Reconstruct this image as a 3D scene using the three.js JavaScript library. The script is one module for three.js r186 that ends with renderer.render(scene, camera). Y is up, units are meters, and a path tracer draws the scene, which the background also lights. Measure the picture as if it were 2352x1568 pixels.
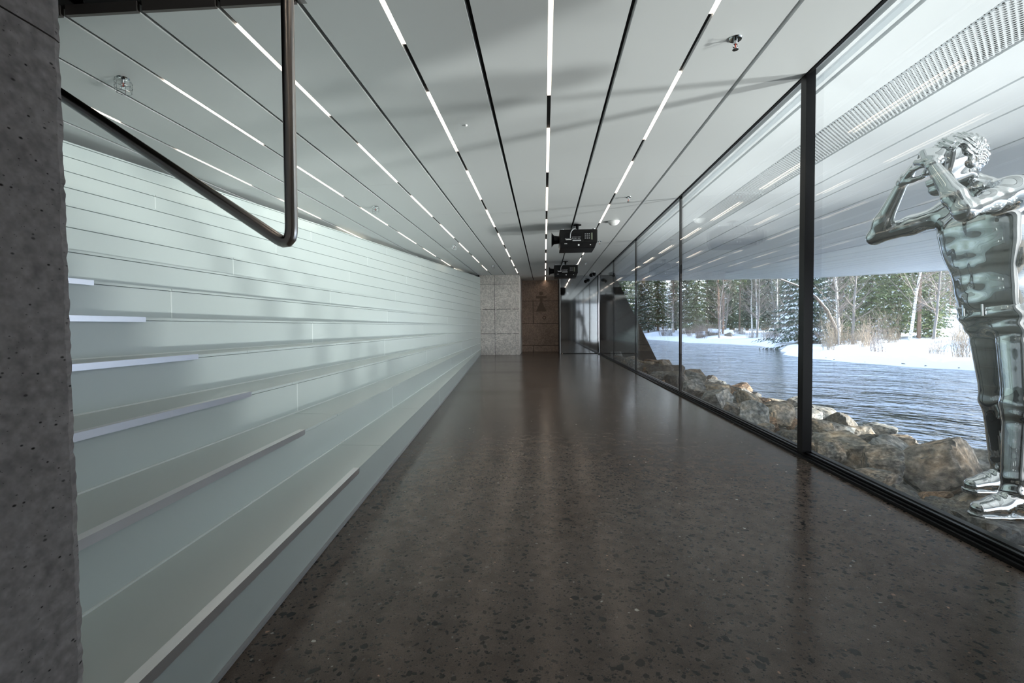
import * as THREE from 'three';
import { RectAreaLightUniformsLib } from 'three/addons/lights/RectAreaLightUniformsLib.js';
import { RoundedBoxGeometry } from 'three/addons/geometries/RoundedBoxGeometry.js';
import { mergeGeometries } from 'three/addons/utils/BufferGeometryUtils.js';

// ------------------------------------------------------------------ camera, sky, sun, exposure
const scene = new THREE.Scene();
const EYE = 0.95, FOCAL = 1080;
const camera = new THREE.PerspectiveCamera(2 * Math.atan(784 / FOCAL) * 180 / Math.PI, 1.5, 0.05, 600);
camera.position.set(0, EYE, 0);
camera.rotation.set(-0.0311, 0.0689, -0.0077, 'YXZ');

const renderer = new THREE.WebGLRenderer({ antialias: true });
renderer.toneMapping = THREE.LinearToneMapping;
renderer.toneMappingExposure = 1.1;
renderer.shadowMap.enabled = true;
RectAreaLightUniformsLib.init();

// clear winter air: pale at the horizon, blue overhead, the same all the way round
{
  const W = 64, H = 128, d = new Float32Array(W * H * 4);
  for (let j = 0; j < H; j++) {
    const el = Math.max(0, Math.sin(((j + 0.5) / H - 0.5) * Math.PI)), t = Math.pow(1 - el, 2.2);
    for (let i = 0; i < W; i++) {
      const o = (j * W + i) * 4;
      d[o] = 0.44 + 0.68 * t; d[o + 1] = 0.60 + 0.54 * t; d[o + 2] = 0.92 + 0.26 * t; d[o + 3] = 1;
    }
  }
  const sky = new THREE.DataTexture(d, W, H, THREE.RGBAFormat, THREE.FloatType);
  sky.mapping = THREE.EquirectangularReflectionMapping; sky.magFilter = THREE.LinearFilter; sky.needsUpdate = true;
  scene.background = sky; scene.environment = sky;
  scene.backgroundIntensity = 3.0; scene.environmentIntensity = 3.0;
}
const SUN_EL = 14 * Math.PI / 180, SUN_AZ = 108 * Math.PI / 180;          // azimuth clockwise from the hall's axis
const sunDir = new THREE.Vector3(Math.sin(SUN_AZ) * Math.cos(SUN_EL), Math.sin(SUN_EL), -Math.cos(SUN_AZ) * Math.cos(SUN_EL));
const sun = new THREE.DirectionalLight(new THREE.Color(1.0, 0.95, 0.88), 19.0);
sun.position.copy(sunDir).multiplyScalar(90).add(new THREE.Vector3(12, 0, -25)); sun.target.position.set(12, 0, -25);
sun.castShadow = true; sun.shadow.mapSize.set(4096, 4096);
Object.assign(sun.shadow.camera, { left: -90, right: 90, top: 60, bottom: -60, near: 1, far: 260 });
scene.add(sun, sun.target);
const GLINT = 300;
// the low sun's glints on the river: each sends its beam up under the soffit, through the glass, on to the ceiling and the stair
for (const [z, power] of [[1.6, 1], [-0.6, 1], [-2.8, 0.85], [-5.0, 0.7], [-7.2, 0.55]]) {
  const g = new THREE.SpotLight(new THREE.Color(1.0, 0.98, 0.95), GLINT * power, 0, 0.36, 1, 2);
  g.name = 'sun_glint'; g.position.set(8.5, -0.68, z); g.target.position.set(-1.0, 3.2, z - 3.0);
  g.castShadow = true; g.shadow.radius = 12; g.shadow.mapSize.set(2048, 2048); scene.add(g, g.target);
}
const LED_COLOR = new THREE.Color(1.0, 0.80, 0.62), LED_POWER = 5, LED_GLOW = 2.2;

// ------------------------------------------------------------------ helpers
const V = (x, y, z) => new THREE.Vector3(x, y, z);
function rng(seed) { let s = seed | 0; return () => { s = (s + 0x6d2b79f5) | 0; let t = Math.imul(s ^ (s >>> 15), 1 | s); t = (t + Math.imul(t ^ (t >>> 7), 61 | t)) ^ t; return ((t ^ (t >>> 14)) >>> 0) / 4294967296; }; }
const clamp = (x, a, b) => Math.min(b, Math.max(a, x)), lerp = (a, b, t) => a + (b - a) * t;
const smooth = (a, b, x) => { const t = clamp((x - a) / (b - a), 0, 1); return t * t * (3 - 2 * t); };
const taken = new Map();
function numbered(name) { const n = taken.get(name) ?? 0; taken.set(name, n + 1); return n ? name + '_' + String(n).padStart(3, '0') : name; }
function tag(o, label, category, group) { o.userData.label = label; o.userData.category = category; if (group) o.userData.group = group; return o; }
function thing(name, label, category, pos = [0, 0, 0], turn = 0, group) {
  const o = new THREE.Group(); o.name = numbered(name); o.position.set(...pos); o.rotation.y = turn; scene.add(o);
  return tag(o, label, category, group);
}
function struct(name, label) { const o = new THREE.Group(); o.name = numbered(name); o.userData.kind = 'structure'; if (label) { o.userData.label = label; } scene.add(o); return o; }
function mesh(name, geo, mat, parent = scene) { const m = new THREE.Mesh(geo, mat); m.name = parent === scene ? numbered(name) : name; parent.add(m); return m; }
// triangle collector, uv in metres
class Tri {
  constructor() { this.p = []; this.u = []; }
  tri(a, b, c, ua = [0, 0], ub = [0, 0], uc = [0, 0]) { this.p.push(a.x, a.y, a.z, b.x, b.y, b.z, c.x, c.y, c.z); this.u.push(...ua, ...ub, ...uc); }
  quad(a, b, c, d, uvs) { const t = uvs || autoUV([a, b, c, d]); this.tri(a, b, c, t[0], t[1], t[2]); this.tri(a, c, d, t[0], t[2], t[3]); }
  tube(a, b, r0, r1, n = 4) {
    const d = b.clone().sub(a).normalize(), s = Math.abs(d.y) < 0.9 ? V(0, 1, 0) : V(1, 0, 0), e = d.clone().cross(s).normalize(), f = d.clone().cross(e);
    const ring = (c, r) => Array.from({ length: n }, (_, i) => c.clone().addScaledVector(e, r * Math.cos(i / n * 6.2832)).addScaledVector(f, r * Math.sin(i / n * 6.2832)));
    const A = ring(a, r0), B = ring(b, r1), L = a.distanceTo(b);
    for (let i = 0; i < n; i++) { const j = (i + 1) % n, w = 6.2832 * r0 / n; this.quad(A[i], B[i], B[j], A[j], [[i * w, a.y], [i * w, a.y + L], [(i + 1) * w, a.y + L], [(i + 1) * w, a.y]]); }
  }
  hexa(P) { // 8 corners: bottom 0-3 counter-clockwise seen from above, top 4-7
    const q = (i, j, k, l) => this.quad(P[i], P[j], P[k], P[l]);
    q(3, 2, 1, 0); q(4, 5, 6, 7); q(0, 1, 5, 4); q(1, 2, 6, 5); q(2, 3, 7, 6); q(3, 0, 4, 7); return this;
  }
  geo(smoothed) {
    const g = new THREE.BufferGeometry();
    g.setAttribute('position', new THREE.Float32BufferAttribute(this.p, 3)); g.setAttribute('uv', new THREE.Float32BufferAttribute(this.u, 2));
    g.computeVertexNormals(); return g;
  }
}
function autoUV(P) {
  const n = P[1].clone().sub(P[0]).cross(P[2].clone().sub(P[0])), ax = Math.abs(n.x), ay = Math.abs(n.y), az = Math.abs(n.z);
  return P.map((p) => ay >= ax && ay >= az ? [p.x, p.z] : ax >= az ? [p.z, p.y] : [p.x, p.y]);
}
function box(x0, x1, y0, y1, z0, z1) {
  return new Tri().hexa([V(x0, y0, z1), V(x1, y0, z1), V(x1, y0, z0), V(x0, y0, z0), V(x0, y1, z1), V(x1, y1, z1), V(x1, y1, z0), V(x0, y1, z0)]).geo();
}
// prism from a plan polygon (x, z pairs, counter-clockwise seen from above)
function prism(pts, y0, y1) {
  const t = new Tri(), n = pts.length, lo = pts.map(([x, z]) => V(x, y0, z)), hi = pts.map(([x, z]) => V(x, y1, z));
  for (let i = 1; i < n - 1; i++) { t.tri(hi[0], hi[i], hi[i + 1], ...[hi[0], hi[i], hi[i + 1]].map((p) => [p.x, p.z])); t.tri(lo[0], lo[i + 1], lo[i], ...[lo[0], lo[i + 1], lo[i]].map((p) => [p.x, p.z])); }
  for (let i = 0; i < n; i++) { const j = (i + 1) % n; t.quad(lo[i], lo[j], hi[j], hi[i]); }
  return t.geo();
}
function cyl(r0, r1, h, n = 20, pos = [0, 0, 0], axis = 'y') {
  const g = new THREE.CylinderGeometry(r1, r0, h, n); if (axis === 'x') g.rotateZ(Math.PI / 2); if (axis === 'z') g.rotateX(Math.PI / 2); return g.translate(...pos);
}
function rbox(w, h, d, r, pos = [0, 0, 0]) { return new RoundedBoxGeometry(w, h, d, 2, r).translate(...pos); }
// periodic value noise and its sums
function pnoise(seed, n) {
  const r = rng(seed), g = new Float32Array(n * n).map(() => r());
  return (x, y) => {
    const xi = Math.floor(x), yi = Math.floor(y), fx = x - xi, fy = y - yi, s = fx * fx * (3 - 2 * fx), t = fy * fy * (3 - 2 * fy), m = (v) => ((v % n) + n) % n;
    const a = g[m(yi) * n + m(xi)], b = g[m(yi) * n + m(xi + 1)], c = g[m(yi + 1) * n + m(xi)], d = g[m(yi + 1) * n + m(xi + 1)];
    return lerp(lerp(a, b, s), lerp(c, d, s), t);
  };
}
function fbm(seed, base, oct = 4) { const ns = Array.from({ length: oct }, (_, i) => pnoise(seed + i * 17, base << i)); return (u, v) => { let s = 0, a = 0.5, w = 0; ns.forEach((f, i) => { s += a * f(u * (base << i), v * (base << i)); w += a; a *= 0.55; }); return s / w; }; }
function dataTex(N, f, srgb, size = 1, M = N) { // f(u, v) -> [r, g, b] in 0..1
  const d = new Uint8Array(N * M * 4);
  for (let j = 0; j < M; j++) for (let i = 0; i < N; i++) { const c = f((i + 0.5) / N, (j + 0.5) / M), o = (j * N + i) * 4; for (let k = 0; k < 3; k++) d[o + k] = clamp(Math.round((c.length ? c[k] : c) * 255), 0, 255); d[o + 3] = 255; }
  const t = new THREE.DataTexture(d, N, M); t.magFilter = THREE.LinearFilter; t.wrapS = t.wrapT = THREE.RepeatWrapping; if (srgb) t.colorSpace = THREE.SRGBColorSpace;
  t.repeat.set(1 / size, 1 / size); t.needsUpdate = true; return t;
}
const n3cell = (ix, iy, iz, s) => { let h = Math.imul(ix, 374761393) ^ Math.imul(iy, 668265263) ^ Math.imul(iz, 2147483647) ^ Math.imul(s, 1274126177); h = Math.imul(h ^ (h >>> 13), 1274126177); return ((h ^ (h >>> 16)) >>> 0) / 4294967296; };
function noise3(x, y, z, s = 0) {
  const xi = Math.floor(x), yi = Math.floor(y), zi = Math.floor(z), f = (t) => t * t * (3 - 2 * t), a = f(x - xi), b = f(y - yi), c = f(z - zi);
  const L = (k, j) => lerp(n3cell(xi, yi + j, zi + k, s), n3cell(xi + 1, yi + j, zi + k, s), a);
  return lerp(lerp(L(0, 0), L(0, 1), b), lerp(L(1, 0), L(1, 1), b), c);
}
const phys = (o) => new THREE.MeshPhysicalMaterial(o), std = (o) => new THREE.MeshStandardMaterial(o), lin = (r, g, b) => new THREE.Color().setRGB(r, g, b);

// ------------------------------------------------------------------ textures and materials
const cloudy = fbm(3, 4, 5), grainy = fbm(11, 64, 3);
// ground concrete floor: dark cement with black, grey and rosy stone chips, 3 m tile
const floorMap = (() => {
  const N = 2048, c = document.createElement('canvas'); c.width = c.height = N; const g = c.getContext('2d'), r = rng(5);
  g.fillStyle = 'rgb(92,81,74)'; g.fillRect(0, 0, N, N);
  const im = g.getImageData(0, 0, N, N), d = im.data;
  for (let j = 0; j < N; j++) for (let i = 0; i < N; i++) { const v = (cloudy(i / N, j / N) - 0.5) * 14 + (grainy(i / N, j / N) - 0.5) * 26 + (r() - 0.5) * 22, o = (j * N + i) * 4; d[o] += v; d[o + 1] += v; d[o + 2] += v; }
  g.putImageData(im, 0, 0);
  const chip = (x, y, s, col) => {
    const n = 5 + Math.floor(r() * 4), e = 0.45 + r() * 0.55, a0 = r() * 6.28, ca = Math.cos(a0), sa = Math.sin(a0), pts = [];
    for (let i = 0; i < n; i++) { const a = (i + r() * 0.7) / n * 6.283, q = s * (0.65 + r() * 0.45), px = Math.cos(a) * q, py = Math.sin(a) * q * e; pts.push([px * ca - py * sa, px * sa + py * ca]); }
    for (const dx of [-N, 0, N]) for (const dy of [-N, 0, N]) { if (x + dx < -60 || x + dx > N + 60 || y + dy < -60 || y + dy > N + 60) continue; g.fillStyle = col; g.beginPath(); pts.forEach((p, i) => g[i ? 'lineTo' : 'moveTo'](x + dx + p[0], y + dy + p[1])); g.closePath(); g.fill(); }
  };
  const dark = () => { const v = 8 + r() * 14; return `rgb(${v | 0},${v | 0},${(v + 1) | 0})`; };
  const pale = () => { const k = r(), v = 120 + r() * 70; return k < 0.45 ? `rgb(${v | 0},${(v * 0.8) | 0},${(v * 0.68) | 0})` : `rgb(${v | 0},${(v * 0.98) | 0},${(v * 0.93) | 0})`; };
  const mid = () => { const v = 70 + r() * 50; return `rgb(${v | 0},${(v * 0.95) | 0},${(v * 0.9) | 0})`; };
  for (let i = 0; i < 26000; i++) chip(r() * N, r() * N, 0.9 + r() * 1.6, r() < 0.85 ? dark() : mid());
  for (let i = 0; i < 15000; i++) chip(r() * N, r() * N, 2.0 + Math.pow(r(), 2.6) * 5.5, r() < 0.9 ? dark() : mid());
  for (let i = 0; i < 620; i++) chip(r() * N, r() * N, 6 + r() * 7, dark());
  for (let i = 0; i < 420; i++) chip(r() * N, r() * N, 1.5 + Math.pow(r(), 2) * 5, pale());
  const t = new THREE.CanvasTexture(c); t.colorSpace = THREE.SRGBColorSpace; t.wrapS = t.wrapT = THREE.RepeatWrapping; t.repeat.set(1 / 3, 1 / 3); return t;
})();
const floorRough = dataTex(256, (u, v) => 0.85 + 0.35 * (cloudy(u, v) - 0.5), false, 3);
const concreteMap = (seed, base, size, pits) => {
  const a = fbm(seed, 3, 5), b = fbm(seed + 5, 40, 3), r = rng(seed), P = Array.from({ length: pits }, () => [r(), r(), 0.001 + Math.pow(r(), 5) * 0.004, 0.5 + r() * 0.5]);
  const N = 512, dk = new Float32Array(N * N);
  for (const [x, y, s, k] of P) { const R = Math.ceil(s * N * 2); for (let j = -R; j <= R; j++) for (let i = -R; i <= R; i++) { const q = Math.hypot(i * 0.6, j) / (s * N); if (q < 1) { const o = ((((y * N | 0) + j + N) % N) * N) + (((x * N | 0) + i + N) % N); dk[o] = Math.max(dk[o], k * Math.min(1, 2 * (1 - q))); } } }
  return dataTex(N, (u, v) => { const q = 1 + 0.22 * (a(u, v) - 0.5) + 0.36 * (b(u, v) - 0.5), d = 1 - 0.75 * dk[(v * N | 0) * N + (u * N | 0)]; return base.map((c) => c * q * d); }, true, size);
};
const brushed = dataTex(256, (u, v) => 0.5 + 0.5 * (pn1(u * 256, v * 6) - 0.5), false, 1);
function pn1(x, y) { return noise3(x, y, 0.5, 7); }
const fineBump = dataTex(512, (u, v) => grainy(u, v), false, 0.5);
const M = {
  floor: phys({ map: floorMap, roughness: 0.24, roughnessMap: floorRough, ior: 1.5, specularIntensity: 0.55 }),
  ceiling: std({ color: lin(0.67, 0.69, 0.70), metalness: 0.2, roughness: 0.45, bumpMap: brushed, bumpScale: 0.00012 }),
  soffit: std({ color: lin(0.82, 0.855, 0.89), metalness: 0.15, roughness: 0.42 }),
  upstand: std({ color: lin(0.14, 0.125, 0.12), metalness: 0.4, roughness: 0.5 }),
  slab: std({ color: lin(0.015, 0.015, 0.015), roughness: 0.9 }),
  black: phys({ color: lin(0.005, 0.005, 0.006), roughness: 0.3, specularIntensity: 0.4 }),
  blackMatte: phys({ color: lin(0.006, 0.006, 0.0065), roughness: 0.55, specularIntensity: 0.4 }),
  stairGlass: phys({ color: lin(0.58, 0.65, 0.64), roughness: 0.38, clearcoat: 0.5, clearcoatRoughness: 0.22 }),
  joint: std({ color: lin(0.80, 0.86, 0.85), roughness: 0.5 }),  // pale sealant colour; between panels it also carries painted edge light
  nosing: std({ color: lin(0.72, 0.71, 0.72), metalness: 0.85, roughness: 0.3 }),
  steel: std({ color: lin(0.55, 0.52, 0.50), metalness: 1, roughness: 0.25 }),
  chrome: std({ color: lin(0.58, 0.60, 0.61), metalness: 1, roughness: 0.03 }),
  glass: phys({ color: lin(0.95, 0.98, 0.975), roughness: 0, transmission: 1, thickness: 0, ior: 1.5 }),
  concretePale: std({ map: concreteMap(21, [0.90, 0.875, 0.86], 1.3, 200), roughness: 0.85 }),
  concreteBrown: std({ map: concreteMap(31, [0.70, 0.615, 0.56], 1.3, 200), roughness: 0.85 }),
  concreteNear: std({ map: concreteMap(41, [0.70, 0.69, 0.695], 0.3, 420), roughness: 0.9, bumpMap: fineBump, bumpScale: 0.0006 }),
  concreteDark: std({ map: concreteMap(51, [0.30, 0.29, 0.28], 2.0, 100), roughness: 0.9 }),
  mirrorPanel: std({ color: lin(0.58, 0.61, 0.65), metalness: 1, roughness: 0.05 }),
  alu: std({ color: lin(0.6, 0.62, 0.65), metalness: 0.9, roughness: 0.35 }),
  white: std({ color: lin(0.85, 0.85, 0.85), roughness: 0.4 }),
  red: std({ color: lin(0.5, 0.05, 0.02), roughness: 0.3 }),
  grey: std({ color: lin(0.35, 0.36, 0.38), roughness: 0.5 }),
  lcd: std({ color: lin(0.10, 0.12, 0.09), roughness: 0.3 }),
  icon: std({ color: lin(0.22, 0.165, 0.135), roughness: 0.8 }),
  led: std({ color: lin(0.9, 0.85, 0.8), emissive: new THREE.Color(1.0, 0.86, 0.72), emissiveIntensity: LED_GLOW }),
  snow: std({ color: lin(0.80, 0.83, 0.88), roughness: 0.9 }),
};

// ------------------------------------------------------------------ room shell
const CEIL = 2.707, GLASS = 1.873, STEP = 0.203, FARZ = -15.95;
const lineX = (k) => 0.045 + 0.4525 * k;
const WELL_Z = -2.52;                                              // front edge of the stairwell opening in the ceiling
{
  const f = struct('floor', 'polished dark ground concrete floor with black stone chips');
  mesh('slab', prism([[-6.4, 3], [1.93, 3], [1.93, -18.6], [-6.4, -18.6]], -0.25, 0), M.floor, f);
}
{ // ceiling: dark deck above, and satin metal panels with open joints between them
  const c = struct('ceiling', 'satin metal panel ceiling with narrow dark joints and light slots');
  mesh('deck', prism([[-1.33, 3], [1.9, 3], [1.9, -18.6], [-6.4, -18.6], [-6.4, WELL_Z - 0.04], [-1.33, WELL_Z - 0.04]], CEIL + 0.055, CEIL + 0.25), M.slab, c);
  const GAP = 0.015, T = 0.05;
  for (let k = -14; k <= 3; k++) {
    const x0 = lineX(k) + GAP, x1 = k === 3 ? GLASS - 0.035 : lineX(k + 1) - GAP, zs = [k < -3 ? WELL_Z : 3];
    const s = -5.72 + ((k % 2) ? 0 : -1.55); for (let z = s; z > -18.5; z -= 4.6) zs.push(z); zs.push(-18.55);
    for (let i = 0; i + 1 < zs.length; i++) mesh('ceiling_panel', box(x0, x1, CEIL, CEIL + T, zs[i + 1] + 0.0015, zs[i] - 0.0015), M.ceiling, c);
  }
  for (const k of [2, 0, -2, -4, -6, -8]) mesh('slot_blank', box(lineX(k) - 0.0145, lineX(k) + 0.0145, CEIL + 0.026, CEIL + 0.054, k > -2 ? -18.5 : FARZ, k < -3 ? WELL_Z - 0.02 : 2.9), M.blackMatte, c);
  // shaft of the stairwell: dark panels standing above the ceiling's edge
  for (let k = -14; k < -3; k++) mesh('upstand_panel', box(lineX(k) + GAP, lineX(k + 1) - GAP, CEIL - 0.002, 4.3, WELL_Z - 0.0005, WELL_Z + 0.02), M.upstand, c);
  mesh('upstand_backing', box(-6.4, -1.31, CEIL + 0.05, 4.3, WELL_Z - 0.12, WELL_Z - 0.06), M.slab, c);
  mesh('upstand_panel', box(-1.31, -1.27, CEIL, 4.3, WELL_Z, 0.1), M.upstand, c);
  mesh('shaft_cover', box(-6.5, -1.2, 4.3, 4.4, WELL_Z - 0.2, 0.2), M.upstand, c);
}
{
  const w = struct('wall_left', 'wall hidden behind the top of the glass stair');
  mesh('wall_face', box(-6.6, -6.4, 0, 4.4, -18.6, 3.2), M.upstand, w);
  const b = struct('wall_back', 'plain concrete wall behind the viewer');
  mesh('wall_face', box(-6.6, 1.95, -0.2, 3.2, 3.0, 3.2), M.concretePale, b);
  const n = struct('wall_near', 'raw concrete wall end with a rough broken edge beside the stair');
  // L-shaped: its end, seen beside the lens, and the return that closes the stair
  const EDGE = -0.4725;
  for (const [ya, yb] of [[0, 1.2488], [1.2506, 4.3]]) { // two casts with a joint between them
    const t = new Tri(), ys = []; for (let y = ya; y < yb; y += y > 0.05 && y < 1.8 ? 0.0028 : 0.05) ys.push(y); ys.push(yb);
    const ring = (y) => {
      const e = (k) => (noise3(k, y * 150, 0.3, 3) - 0.5) * 0.0024 + (noise3(k + 9, y * 38, 0.3, 4) - 0.5) * 0.0014;
      return [V(-0.5, y, 2.99), V(-0.5, y, EDGE + 0.03), V(-0.5008 + 0.3 * e(1), y, EDGE + 0.013 + e(2)), V(-0.504 + 0.6 * e(3), y, EDGE + 0.005 + e(4)), V(-0.511 + e(5), y, EDGE + 0.001 + e(4)), V(-0.53, y, EDGE), V(-0.74, y, EDGE), V(-0.74, y, 2.99)];
    };
    let A = ring(ys[0]);
    for (let i = 1; i < ys.length; i++) { const B = ring(ys[i]); for (let j = 0; j < 8; j++) { const k = (j + 1) % 8; t.quad(A[j], A[k], B[k], B[j], [A[j], A[k], B[k], B[j]].map((p) => [p.z - p.x, p.y])); } A = B; }
    for (const y of [ya, yb]) { const R = ring(y); for (let j = 1; j < 7; j++) y === yb ? t.tri(R[0], R[j], R[j + 1]) : t.tri(R[0], R[j + 1], R[j]); }
    mesh('wall_face', t.geo(), M.concreteNear, n);
  }
  mesh('wall_return', box(-6.4, -0.7, 0, 4.3, -0.2, 0.05), M.concreteNear, n);
}
{ // far end: pale concrete block, brown concrete recess, polished panel
  const P = struct('wall_far', 'concrete wall closing the far end of the hall');
  mesh('core', box(-2.6, -0.86, 0, 2.76, -18.4, FARZ - 0.02), M.slab, P);
  const xs = [-2.2, -1.68, -0.845], ys = [0, 0.72, 1.55, 2.40, 2.72];
  for (let i = 0; i < 2; i++) for (let j = 0; j < 4; j++) mesh('concrete_panel', box(xs[i] + 0.006, xs[i + 1] - 0.006, ys[j] + (j ? 0.006 : 0), ys[j + 1] - 0.006, FARZ - 0.03, FARZ), M.concretePale, P);
  for (const [x, y] of [[-1.64, 1.55], [-1.1, 1.55], [-2.13, 1.55], [-1.64, 0.72], [-1.1, 0.72], [-2.1, 0.18], [-1.1, 2.4]]) mesh('tie_hole', cyl(0.026, 0.026, 0.012, 14, [x, y, FARZ + 0.002], 'z'), M.concretePale, P);
  mesh('concrete_panel', box(-0.875, -0.845, 0, 2.72, -18.0, FARZ - 0.031), M.concretePale, P);
  mesh('core', box(-0.9, 0.7, 0, 2.76, -18.4, -18.04), M.slab, P);
  const X = [-0.91, -0.43, 0.62];
  for (const [x0, x1, y0, y1] of [[X[0], X[2], 1.93, 2.75], [X[0], X[1], 1.07, 1.93], [X[1], X[2], 1.07, 1.93], [X[0], X[2], 0.234, 1.07], [X[0], X[1], 0, 0.234], [X[1], X[2], 0, 0.234]])
    mesh('concrete_panel', box(x0 + 0.008, x1 - 0.008, y0 + (y0 ? 0.008 : 0), y1 - 0.008, -18.05, -18.0), M.concreteBrown, P);
  mesh('tie_hole', cyl(0.05, 0.05, 0.014, 18, [0.0, 0.06, -17.998], 'z'), M.concreteBrown, P);
  mesh('recess_side', box(0.6, 0.64, 0, 2.75, -18.05, -16.45), M.concreteBrown, P);
  const d = struct('door_1', 'tall polished metal panel mirroring the hall');
  mesh('door_leaf', box(0.56, 1.89, 0.02, 2.70, -16.46, -16.42), M.mirrorPanel, d);
  mesh('door_edge', box(0.535, 0.56, 0, 2.70, -16.46, -16.41), M.alu, d);
  mesh('door_edge', box(1.89, 1.915, 0, 2.70, -16.46, -16.38), M.alu, d);
  mesh('backing', box(0.53, 2.0, -0.2, 2.8, -18.6, -16.5), M.slab, d);
}
// woman's pictogram on the brown concrete and the ring below it
{
  const t = thing('restroom_pictogram', 'dark figure sign with round head and triangular skirt on brown concrete', 'sign', [-0.114, 1.53, -17.997]);
  mesh('head', cyl(0.075, 0.075, 0.006, 28, [0, 0.685, 0], 'z'), M.icon, t);
  mesh('arms', box(-0.2, 0.2, 0.50, 0.585, -0.003, 0.003), M.icon, t);
  mesh('body', box(-0.05, 0.05, 0.371, 0.499, -0.003, 0.003), M.icon, t);
  const s = new THREE.Shape(); s.moveTo(-0.2, 0); s.lineTo(0.2, 0); s.lineTo(0.03, 0.37); s.lineTo(-0.03, 0.37); s.closePath();
  mesh('skirt', new THREE.ExtrudeGeometry(s, { depth: 0.006, bevelEnabled: false }).translate(0, 0, -0.003), M.icon, t);
  const r = thing('ring_mark', 'small dark ring below the figure sign on brown concrete', 'sign', [0.0, 1.29, -17.997]);
  mesh('ring', new THREE.TorusGeometry(0.055, 0.014, 8, 28), M.icon, r);
  const b = thing('wall_box', 'small pale box fixed high in the corner of the brown recess', 'fitting', [0.54, 2.58, -17.93]);
  mesh('case', rbox(0.06, 0.18, 0.1, 0.008, [0, 0.09, 0]), M.alu, b);
}

// ------------------------------------------------------------------ window wall
const MULL = [-1.7, -3.512, -6.68, -9.867, -12.99, -16.12];
{
  for (let i = 0; i + 1 < MULL.length; i++) {
    const w = struct('window_' + (i + 1), 'tall double glazed pane between black posts'), z0 = MULL[i + 1], z1 = MULL[i], len = z1 - z0, t = i === 0 ? 0.034 : 0.014;
    for (const x of [GLASS, GLASS + 0.024]) {
      const g = new THREE.PlaneGeometry(len - 0.006, CEIL + 0.04); g.rotateY(Math.PI / 2); g.translate(x, (CEIL + 0.04) / 2 + 0.004, (z0 + z1) / 2); mesh('pane', g, M.glass, w);
    }
    mesh('mullion', box(GLASS - (t > 0.02 ? 0.035 : 0.003), GLASS + 0.029, 0.01, CEIL + 0.04, z0 - t, z0 + t), M.black, w);
  }
  const s = struct('trim_1', 'black metal sill rail with fine grooves');
  for (const [a, b, h] of [[-0.055, -0.04, 0.018], [-0.034, -0.02, 0.028], [-0.014, 0.003, 0.04], [0.024, 0.06, 0.04]]) mesh('sill_rib', box(GLASS + a, GLASS + b, 0, h, -16.4, -1.7), M.black, s);
  mesh('sill_base', box(GLASS - 0.056, GLASS + 0.07, -0.2, 0.006, -16.4, -1.7), M.blackMatte, s);
  const e = struct('wall_added_right', 'unseen concrete wall added to block window light beside the viewer'); mesh('wall_face', box(GLASS - 0.06, 2.1, -0.3, CEIL + 0.1, -1.7, 3.2), M.concreteNear, e); mesh('end_post', box(GLASS - 0.035, GLASS + 0.03, 0.006, CEIL + 0.04, -1.73, -1.7), M.black, e);  // unseen wall added to keep window light off the near stair
  const h = struct('trim_2', 'metal head channel above the glass');
  mesh('head_rail', box(GLASS - 0.03, GLASS - 0.006, CEIL - 0.004, CEIL + 0.06, -16.4, 3), M.blackMatte, h);
  mesh('channel_top', box(GLASS - 0.03, 2.09, CEIL + 0.05, CEIL + 0.09, -18.4, 3), M.soffit, h);
  mesh('channel_rib', box(1.935, 1.965, CEIL + 0.012, CEIL + 0.05, -18.4, 3), M.soffit, h);
  mesh('channel_lip', box(2.03, 2.06, CEIL + 0.008, CEIL + 0.05, -18.4, 3), M.soffit, h);
}

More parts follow.
